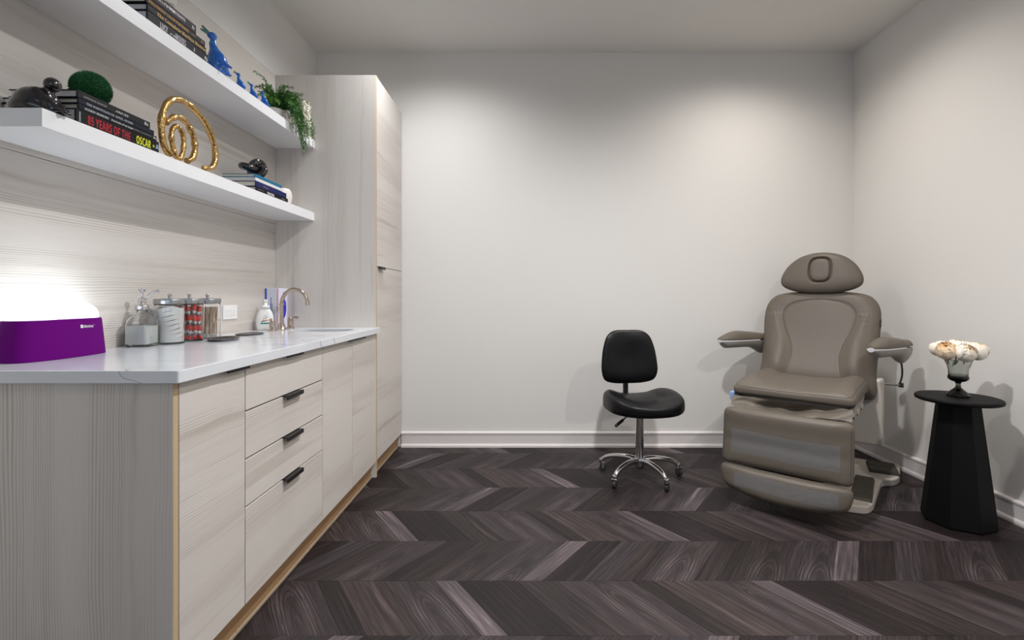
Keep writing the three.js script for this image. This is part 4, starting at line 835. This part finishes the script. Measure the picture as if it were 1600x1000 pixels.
{ // trailing fern in a pale pot
  const F = thing('potted_fern', 'trailing green fern in a pale pot at the upper shelf end', 'plant', [-1.395, 2.054, -2.66]);
  part('pot', lathe([[0, 0], [0.042, 0], [0.046, 0.004], [0.052, 0.055], [0.055, 0.066], [0.054, 0.07], [0.05, 0.07], [0.048, 0.056], [0.04, 0.008], [0, 0.008]], 40), M.ceramic, F);
  part('soil', new THREE.CylinderGeometry(0.0475, 0.046, 0.006, 32).translate(0, 0.058, 0), M.fernDark, F);
  const leaflet = (L, w) => { const g = new THREE.BufferGeometry(); g.setAttribute('position', new THREE.Float32BufferAttribute([0, 0, 0, w, L * 0.45, 0.001, 0, L, -0.002, -w, L * 0.45, 0.001], 3)); g.setIndex([0, 1, 2, 0, 2, 3]); g.computeVertexNormals(); return g; };
  const frond = (pts, mat, n, L) => {
    const c = new THREE.CatmullRomCurve3(pts.map(p => V3(...p))), gs = [];
    for (let i = 0; i < n; i++) {
      const t = 0.1 + 0.9 * i / n, P = c.getPointAt(t), D = c.getTangentAt(t), side = V3(rr(-1, 1), rr(-1, 1), rr(-1, 1)).cross(D).normalize();
      const dir = side.multiplyScalar(0.9).addScaledVector(D, 0.8).normalize(), l = L * rr(0.7, 1.25) * (1 - 0.4 * t * t);
      const g = leaflet(l, l * 0.13); g.rotateY(rr(0, 6.28)); g.applyQuaternion(new THREE.Quaternion().setFromUnitVectors(V3(0, 1, 0), dir)); g.translate(P.x, P.y, P.z); gs.push(g);
    }
    const st = sweep(pts, t => 0.0013 * (1 - 0.6 * t), 16, 5); st.deleteAttribute('uv'); 
    part('frond', BGU.mergeGeometries([st, ...gs]), mat, F);
  };
  const o = [0, 0.085, 0];
  const mats = [M.fern, M.fernDark, M.fern, M.fernLight];
  // upright and arching fronds
  for (let i = 0; i < 54; i++) {
    const a = i * 2.4, R = rr(0.07, 0.16), h = rr(-0.01, 0.10), x = Math.cos(a) * R, z = Math.sin(a) * R * 1.15;
    const xe = Math.min(0.115, Math.max(-0.125, x + 0.04)), ze = Math.min(0.15, Math.max(-0.26, z - 0.05));
    frond([[Math.cos(a) * 0.02, 0.08, Math.sin(a) * 0.02], [xe * 0.45, 0.08 + h * 0.8 + 0.03, ze * 0.45], [xe, 0.085 + h + rr(-0.03, 0.02), ze]], mats[i % 4], 85, 0.021);
  }
  // long spray to the near side and one to the far side
  frond([[0, 0.085, 0], [0.02, 0.15, 0.08], [0.03, 0.175, 0.18], [0.03, 0.17, 0.26]], M.fern, 80, 0.02);
  frond([[0, 0.085, 0], [0.05, 0.17, -0.06], [0.10, 0.215, -0.13]], M.fernLight, 80, 0.02);
  // fronds hanging over the shelf edge
  for (let i = 0; i < 26; i++) {
    const z = rr(-0.15, 0.05), dx = rr(0.105, 0.15), dr = i < 11 ? rr(-0.17, -0.06) : rr(-0.05, 0.02), ze = z * 0.4 - 0.07;
    frond([[0.02, 0.085, z * 0.3], [0.07, 0.115 + rr(0, 0.03), z * 0.8], [dx, 0.05, z], [dx + 0.008, dr, i < 11 ? ze : z * 1.1]], mats[i % 4], 95, 0.020);
  }
  // white blossom cluster
  const gs = []; for (let i = 0; i < 260; i++) { const s = new THREE.IcosahedronGeometry(rr(0.0025, 0.0055), 1); const a = rr(0, 6.28), b = rr(0, 1); s.translate(0.138 + 0.022 * Math.cos(a) * b, 0.085 + rr(-0.075, 0.06), -0.085 + 0.034 * Math.sin(a)); gs.push(s); }
  part('white_blossoms', BGU.mergeGeometries(gs), M.blossom, F).userData.kind = 'stuff';
}

// ---------------------------------------------------------------- things on the counter
{ // lit display: purple base, two glowing domes
  const D = thing('lit_display', 'purple counter display with two glowing white domes', 'display', [-1.482, YC, -1.52]);
  const ring = (y, k, f) => { const o = [], n = 72; for (let j = 0; j < n; j++) { const a = j / n * Math.PI * 2, c = Math.cos(a), s = Math.sin(a); const z = -Math.sign(s) * Math.pow(Math.abs(s), 0.55) * 0.148 * k, x = c > 0 ? Math.pow(c, 0.6) * 0.066 * f * (1 - 0.25 * (z / 0.15) ** 2 * 0.6) : -Math.pow(-c, 0.5) * 0.052; o.push([x, y, z]); } return o; };
  part('base', loft([ring(0.0005, 0.99, 0.99), ring(0.002, 1, 1), ring(0.06, 0.965, 0.93), ring(0.116, 0.93, 0.86), ring(0.120, 0.915, 0.83)]), M.purple, D);
  const dome = (z, rx, rz, h) => {
    const g = new THREE.SphereGeometry(1, 48, 24, 0, Math.PI * 2, 0, Math.PI); g.scale(rx, h, rz);
    const m = part('glowing_dome', g, M.glow, D); m.position.set(-0.002, 0.129, z);
    const l = new THREE.PointLight(DOME_COLOUR, DOME_CANDELA, 0, 2); l.name = 'dome_light'; l.castShadow = true; l.shadow.radius = 1.5; m.add(l); l.position.set(0, 0.004, 0);
  };
  dome(-0.066, 0.05, 0.07, 0.046); dome(0.07, 0.05, 0.066, 0.036);
  // maker's mark on the front, near the far end
  const tex = canvasTex(512, 128, (x, w, h) => { x.clearRect(0, 0, w, h); x.fillStyle = '#fff'; x.save(); x.translate(62, 62); x.rotate(0.12); x.beginPath(); x.roundRect(-36, -40, 36, 40, 14); x.fill(); x.globalAlpha = 0.8; x.beginPath(); x.roundRect(4, -40, 32, 36, 12); x.fill(); x.beginPath(); x.roundRect(-36, 4, 34, 36, 12); x.fill(); x.globalAlpha = 1; x.beginPath(); x.roundRect(2, 0, 36, 40, 14); x.fill(); x.restore(); x.font = '92px sans-serif'; x.textBaseline = 'middle'; x.fillText('Motiva', 116, 68); x.font = '30px sans-serif'; x.fillText('®', 420, 40); });
  const g = new THREE.PlaneGeometry(0.066, 0.0165, 12, 1); g.rotateY(Math.PI / 2); const p = g.attributes.position;
  for (let i = 0; i < p.count; i++) { const z = p.getZ(i) - 0.05, y = p.getY(i) + 0.095; const f = lerp(0.93, 0.86, (y - 0.06) / 0.056), k = lerp(0.965, 0.93, (y - 0.06) / 0.056); const s = Math.pow(Math.abs(z) / (0.148 * k), 1 / 0.55), c = Math.sqrt(Math.max(0, 1 - s * s)); p.setXYZ(i, Math.pow(c, 0.6) * 0.066 * f * (1 - 0.25 * (z / 0.15) ** 2 * 0.6) + 0.0012, y, z); }
  g.computeVertexNormals(); part('brand_print', g, std({ map: tex, roughness: 0.5, transparent: true }), D);
}
{ // glass soap pump
  const s = thing('soap_dispenser', 'clear glass soap dispenser with a chrome pump', 'soap dispenser', [-1.476, YC, -1.852], 0.15);
  const rg = (w, y, e) => rsq(w, w, e, y, 48);
  part('bottle', loft([rg(0.078, 0.0004, 6), rg(0.084, 0.003, 6), rg(0.084, 0.085, 6), rg(0.08, 0.098, 5), rg(0.066, 0.112, 3.5), rg(0.044, 0.122, 2.4), rg(0.034, 0.127, 2), rg(0.032, 0.138, 2), rg(0.027, 0.138, 2), rg(0.029, 0.125, 2), rg(0.04, 0.119, 2.4), rg(0.062, 0.109, 3.5), rg(0.074, 0.096, 5), rg(0.078, 0.084, 6), rg(0.078, 0.012, 6), rg(0.07, 0.008, 6)]), M.glass, s);
  part('liquid', loft([rg(0.07, 0.0085, 6), rg(0.0772, 0.013, 6), rg(0.0772, 0.078, 6)]), M.soap, s);
  part('collar', lathe([[0, 0.138], [0.021, 0.138], [0.0215, 0.142], [0.0215, 0.154], [0.02, 0.157], [0.013, 0.158], [0.013, 0.178], [0.011, 0.182], [0.0045, 0.183], [0.0045, 0.205], [0.012, 0.213], [0.012, 0.217], [0, 0.217]], 32), M.chrome, s);
  part('spout', sweep([[0.008, 0.18, 0.0], [0.02, 0.19, 0.0], [0.036, 0.207, -0.006], [0.048, 0.212, -0.01], [0.054, 0.209, -0.012]], 0.0042, 30, 10), M.chrome, s);
}
// lidded glass jars
function jar(label, pos) {
  const j = thing('glass_jar', label, 'jar', pos, 0, 'lidded glass jars in a row on the counter');
  part('glass', lathe([[0, 0.0004], [0.049, 0.0004], [0.0515, 0.003], [0.0515, 0.152], [0.0495, 0.158], [0.0475, 0.158], [0.0492, 0.15], [0.0492, 0.008], [0.046, 0.006], [0, 0.006]], 56), M.glass, j);
  const lid = part('lid', lathe([[0, 0.1585], [0.052, 0.1585], [0.0535, 0.161], [0.0535, 0.176], [0.051, 0.1795], [0.012, 0.182], [0, 0.182]], 56), M.steel, j);
  part('knob', lathe([[0, 0.1815], [0.0055, 0.1815], [0.005, 0.188], [0.0075, 0.193], [0.0078, 0.198], [0.005, 0.202], [0, 0.2025]], 24), M.chrome, lid);
  return j;
}
const JX = -1.447, JZ = [-1.955, -2.068, -2.184];
jar('glass jar filled with folded white gauze', [JX, YC, JZ[0]]);
jar('glass jar filled with red-capped tubes', [JX, YC, JZ[1]]);
jar('glass jar filled with wooden cotton swabs', [JX, YC, JZ[2]]);
for (let i = 0; i < 8; i++) { // folded gauze pads
  const n = 48, y0 = YC + 0.0068 + i * 0.0172, rings = [];
  const rg = (k, y, q) => Array.from({ length: n }, (_, j) => { const a = j / n * Math.PI * 2; const w = 0.0465 * k * (1 + 0.02 * Math.sin(a * 3 + i)); return [Math.cos(a) * w, y + q * 0.0045 * Math.sin(a * 2 + i * 0.45) + q * 0.0018 * Math.sin(a * 5 + i * 0.8), -Math.sin(a) * w]; });
  rings.push(rg(0.985, 0, i ? 1 : 0), rg(0.999, 0.0012, i ? 1 : 0.3), rg(1.0, 0.009, 1), rg(0.999, 0.0162, 1), rg(0.985, 0.0172, 1));
  solo('gauze_pad', loft(rings), M.gauze, ['bottom', 'second', 'third', 'fourth', 'fifth', 'sixth', 'seventh', 'topmost'][i] + ' folded white gauze pad in the near jar', 'gauze pad', [JX, y0, JZ[0]], 0, 'gauze pads in the jar');
}
{ // red-capped tubes
  const proto = thing('capped_tube', 'small red-capped tube in the middle glass jar', 'tube', [JX, YC, JZ[1]], 0, 'red-capped tubes in the jar');
  part('barrel', new THREE.CylinderGeometry(0.0042, 0.0042, 0.03, 10), M.slate, proto); part('stripe', new THREE.CylinderGeometry(0.0044, 0.0044, 0.011, 10).translate(0, 0.004, 0), M.gauze, proto);
  part('cap', new THREE.CylinderGeometry(0.0072, 0.0066, 0.02, 10).translate(0, 0.020, 0), M.red, proto); part('cap', new THREE.CylinderGeometry(0.0062, 0.0072, 0.015, 10).translate(0, -0.0195, 0), M.red, proto);
  let k = 0;
  const lay = (n, R, y, flat) => { for (let i = 0; i < n; i++) { const a = i / n * 6.283 + y * 37, o = k++ ? copyOf(proto, null) : proto; o.position.set(JX + Math.cos(a) * R, YC + y + rr(-0.004, 0.004), JZ[1] + Math.sin(a) * R); o.rotation.set(flat ? 1.45 * Math.sin(a) : rr(-0.25, 0.25), rr(0, 6), flat ? 1.3 : rr(-0.35, 0.35)); } };
  lay(13, 0.0385, 0.036, false); lay(13, 0.0385, 0.076, false); lay(13, 0.0385, 0.118, false); lay(6, 0.02, 0.036, false); lay(6, 0.02, 0.08, false); lay(6, 0.02, 0.124, false);
}
{ // cotton swabs
  const proto = thing('cotton_swab', 'wooden cotton swab leaning in the far glass jar', 'cotton swab', [JX, YC, JZ[2]], 0, 'cotton swabs in the jar');
  part('shaft', new THREE.CylinderGeometry(0.0013, 0.0013, 0.13, 7), M.stick, proto); part('cotton_tip', new THREE.SphereGeometry(1, 10, 8).scale(0.003, 0.0075, 0.003).translate(0, -0.062, 0), M.gauze, proto);
  for (let i = 0; i < 60; i++) {
    const o = i ? copyOf(proto, null) : proto, a = i * 2.399963, R = 0.041 * Math.sqrt((i + 1) / 60), b = a + rr(-0.5, 0.5), R2 = Math.min(0.042, R * rr(0.7, 1.1) + 0.003);
    const lo = V3(Math.cos(a) * R, 0.015, Math.sin(a) * R), hi = V3(Math.cos(b) * R2 + 0.008 * (1 - R2 / 0.042), 0.148, Math.sin(b) * R2), d = hi.clone().sub(lo).normalize();
    o.quaternion.setFromUnitVectors(V3(0, 1, 0), d); const m = lo.clone().addScaledVector(d, 0.062); o.position.set(JX + m.x, YC + m.y, JZ[2] + m.z);
  }
}
// two dark trays
function tray(label, x, z, a, b, turn, h) {
  const N = 64, ring = (k, y) => Array.from({ length: N }, (_, j) => { const q = j / N * Math.PI * 2; return [Math.cos(q) * a * k, y, -Math.sin(q) * b * k]; });
  solo('metal_tray', loft([ring(0.86, 0.0003), ring(0.9, 0.001), ring(1.0, h), ring(0.985, h + 0.0012), ring(0.88, 0.0025), ring(0.8, 0.0022)]), M.darkSteel, label, 'tray', [x, YC, z], turn);
}
tray('dark oval metal tray beside the swab jar', -1.325, -2.11, 0.058, 0.10, 0.25, 0.009);
tray('small thin dark metal dish under the outlet', -1.385, -2.41, 0.06, 0.085, 0.1, 0.005);
{ // foaming soap bottle
  const b = thing('foam_soap_bottle', 'white plastic foam soap bottle with a pump and green band', 'soap bottle', [-1.475, YC, -2.715], 0.45);
  const rg = (w, d, y, e = 2.6) => rsq(w, d, e, y, 44);
  part('bottle', loft([rg(0.07, 0.042, 0.0004), rg(0.078, 0.048, 0.006), rg(0.088, 0.054, 0.03), rg(0.086, 0.053, 0.065), rg(0.074, 0.048, 0.095), rg(0.056, 0.042, 0.112), rg(0.046, 0.04, 0.118, 2)]), M.whitePlastic, b);
  part('cap', lathe([[0, 0.118], [0.0235, 0.118], [0.0235, 0.132], [0.021, 0.136], [0.012, 0.138], [0.011, 0.158], [0, 0.158]], 32), M.whitePlastic, b);
  part('pump', BGU.mergeGeometries([new THREE.CylinderGeometry(0.0145, 0.0135, 0.014, 24).translate(0, 0.164, 0).toNonIndexed(), new RoundedBoxGeometry(0.014, 0.011, 0.036, 2, 0.004).translate(0, 0.165, 0.014).toNonIndexed()]), M.whitePlastic, b);
  const tex = canvasTex(256, 256, (x) => { x.fillStyle = 'rgb(238,238,236)'; x.fillRect(0, 0, 256, 256); x.fillStyle = '#3a3a40'; x.textAlign = 'center'; x.font = '52px serif'; x.fillText('Dove', 150, 70); x.beginPath(); x.ellipse(150, 18, 16, 8, 0.3, 0, 7); x.fill(); x.fillStyle = '#8a7a6a'; x.beginPath(); x.ellipse(128, 150, 78, 22, -0.2, 0, 7); x.fill(); x.fillStyle = '#5a5048'; x.beginPath(); x.ellipse(70, 165, 34, 14, -0.4, 0, 7); x.fill(); x.fillStyle = '#efe6da'; x.beginPath(); x.ellipse(150, 148, 34, 14, 0, 0, 7); x.fill(); x.fillStyle = 'rgb(20,120,110)'; x.fillRect(24, 200, 210, 34); });
  const g = new THREE.PlaneGeometry(0.052, 0.056, 10, 8), p = g.attributes.position;
  for (let i = 0; i < p.count; i++) { const x = p.getX(i), y = p.getY(i) + 0.058; const t = y < 0.065 ? [lerp(0.088, 0.086, (y - 0.03) / 0.035), lerp(0.054, 0.053, (y - 0.03) / 0.035)] : [lerp(0.086, 0.074, (y - 0.065) / 0.03), lerp(0.053, 0.048, (y - 0.065) / 0.03)]; const z = t[1] / 2 * Math.pow(Math.max(0, 1 - Math.pow(Math.abs(x) / (t[0] / 2), 2.6)), 1 / 2.6) + 0.0008; p.setXYZ(i, x, y, z); }
  g.computeVertexNormals(); part('label_print', g, std({ map: tex, roughness: 0.4 }), b);
}
{ // glove box standing on end
  const b = thing('glove_box', 'white and blue glove carton standing behind the soap bottle', 'carton', [-1.5005, YC, -2.889]);
  const card = std({ color: rgb(226, 226, 234), roughness: 0.6 });
  part('carton', bx(-0.0375, 0.0375, 0.0004, 0.236, -0.06, 0.06, 0.0012), card, b);
  const front_ = canvasTex(256, 768, x => { x.fillStyle = 'rgb(214,218,230)'; x.fillRect(0, 0, 256, 768); x.fillStyle = 'rgb(52,74,190)'; x.fillRect(0, 0, 34, 768); x.fillStyle = 'rgb(52,74,190)'; x.fillRect(110, 170, 16, 560); x.save(); x.translate(160, 730); x.rotate(-Math.PI / 2); x.fillStyle = '#2a3350'; x.font = 'bold 40px sans-serif'; x.fillText('EXAMINATION GLOVES', 0, 0); x.font = '26px sans-serif'; x.fillText('NITRILE  POWDER FREE', 0, 36); x.restore(); x.fillStyle = 'rgb(196,40,56)'; x.fillRect(246, 0, 10, 768); });
  part('front_print', new THREE.PlaneGeometry(0.072, 0.232).translate(0, 0.118, 0.0604), std({ map: front_, roughness: 0.55 }), b);
  const side_ = canvasTex(384, 768, x => { x.fillStyle = 'rgb(226,222,240)'; x.fillRect(0, 0, 384, 768); x.fillStyle = 'rgb(196,40,56)'; x.fillRect(0, 0, 14, 768); x.fillStyle = 'rgb(120,116,210)'; x.fillRect(356, 0, 14, 768); x.beginPath(); x.ellipse(240, 90, 60, 22, 0, 0, 7); x.fill(); });
  part('side_print', new THREE.PlaneGeometry(0.116, 0.232).rotateY(Math.PI / 2).translate(0.0379, 0.118, 0), std({ map: side_, roughness: 0.55 }), b);
  const glv = new THREE.SphereGeometry(1, 32, 24).scale(0.006, 0.062, 0.034); const gp = glv.attributes.position;
  for (let i = 0; i < gp.count; i++) gp.setX(i, gp.getX(i) * (0.75 + 0.5 * pn(gp.getY(i) * 140 + 40, gp.getZ(i) * 140 + 40, 99, 99, 9)));
  glv.computeVertexNormals(); part('blue_gloves', glv.translate(0.0385, 0.118, -0.002), std({ color: rgb(24, 34, 190), roughness: 0.5 }), b);
}
{ // faucet with two lever handles
  const f = thing('faucet', 'polished nickel gooseneck faucet with two lever handles', 'faucet', [-1.405, YC, -2.76]);
  part('base_flange', lathe([[0, 0], [0.026, 0], [0.026, 0.004], [0.02, 0.012], [0.016, 0.03], [0.015, 0.034], [0, 0.034]], 32), M.nickel, f);
  part('neck', sweep([[0, 0.02, 0], [0, 0.08, 0], [0, 0.145, 0], [0.006, 0.178, 0], [0.03, 0.212, 0], [0.066, 0.228, 0], [0.104, 0.22, 0], [0.132, 0.195, 0], [0.145, 0.162, 0], [0.149, 0.146, 0]], t => lerp(0.0115, 0.0095, t), 80, 16), M.nickel, f);
  part('collar', lathe([[0.0118, 0], [0.0145, 0.001], [0.0145, 0.008], [0.0118, 0.009]], 28).translate(0, 0.138, 0), M.nickel, f);
  part('spout_tip', sweep([[0.1465, 0.158, 0], [0.150, 0.138, 0]], 0.012, 8, 18), M.nickel, f);
  for (const s of [1, -1]) {
    const h = part('handle', lathe([[0, 0], [0.024, 0], [0.024, 0.004], [0.017, 0.01], [0.0155, 0.04], [0.0165, 0.044], [0.013, 0.056], [0.011, 0.064], [0, 0.066]], 28), M.nickel, f); h.position.set(0, 0, s * 0.1);
    part('lever', sweep(s > 0 ? [[0, 0.058, 0], [-0.012, 0.064, 0.012], [-0.034, 0.06, 0.03]] : [[0, 0.058, 0], [0.022, 0.064, 0.0], [0.045, 0.062, -0.004]], t => 0.005 + 0.003 * t, 20, 10), M.nickel, h);
  }
}

scene.traverse(o => { if (o.isMesh) { o.castShadow = true; o.receiveShadow = true; } });
renderer.render(scene, camera);
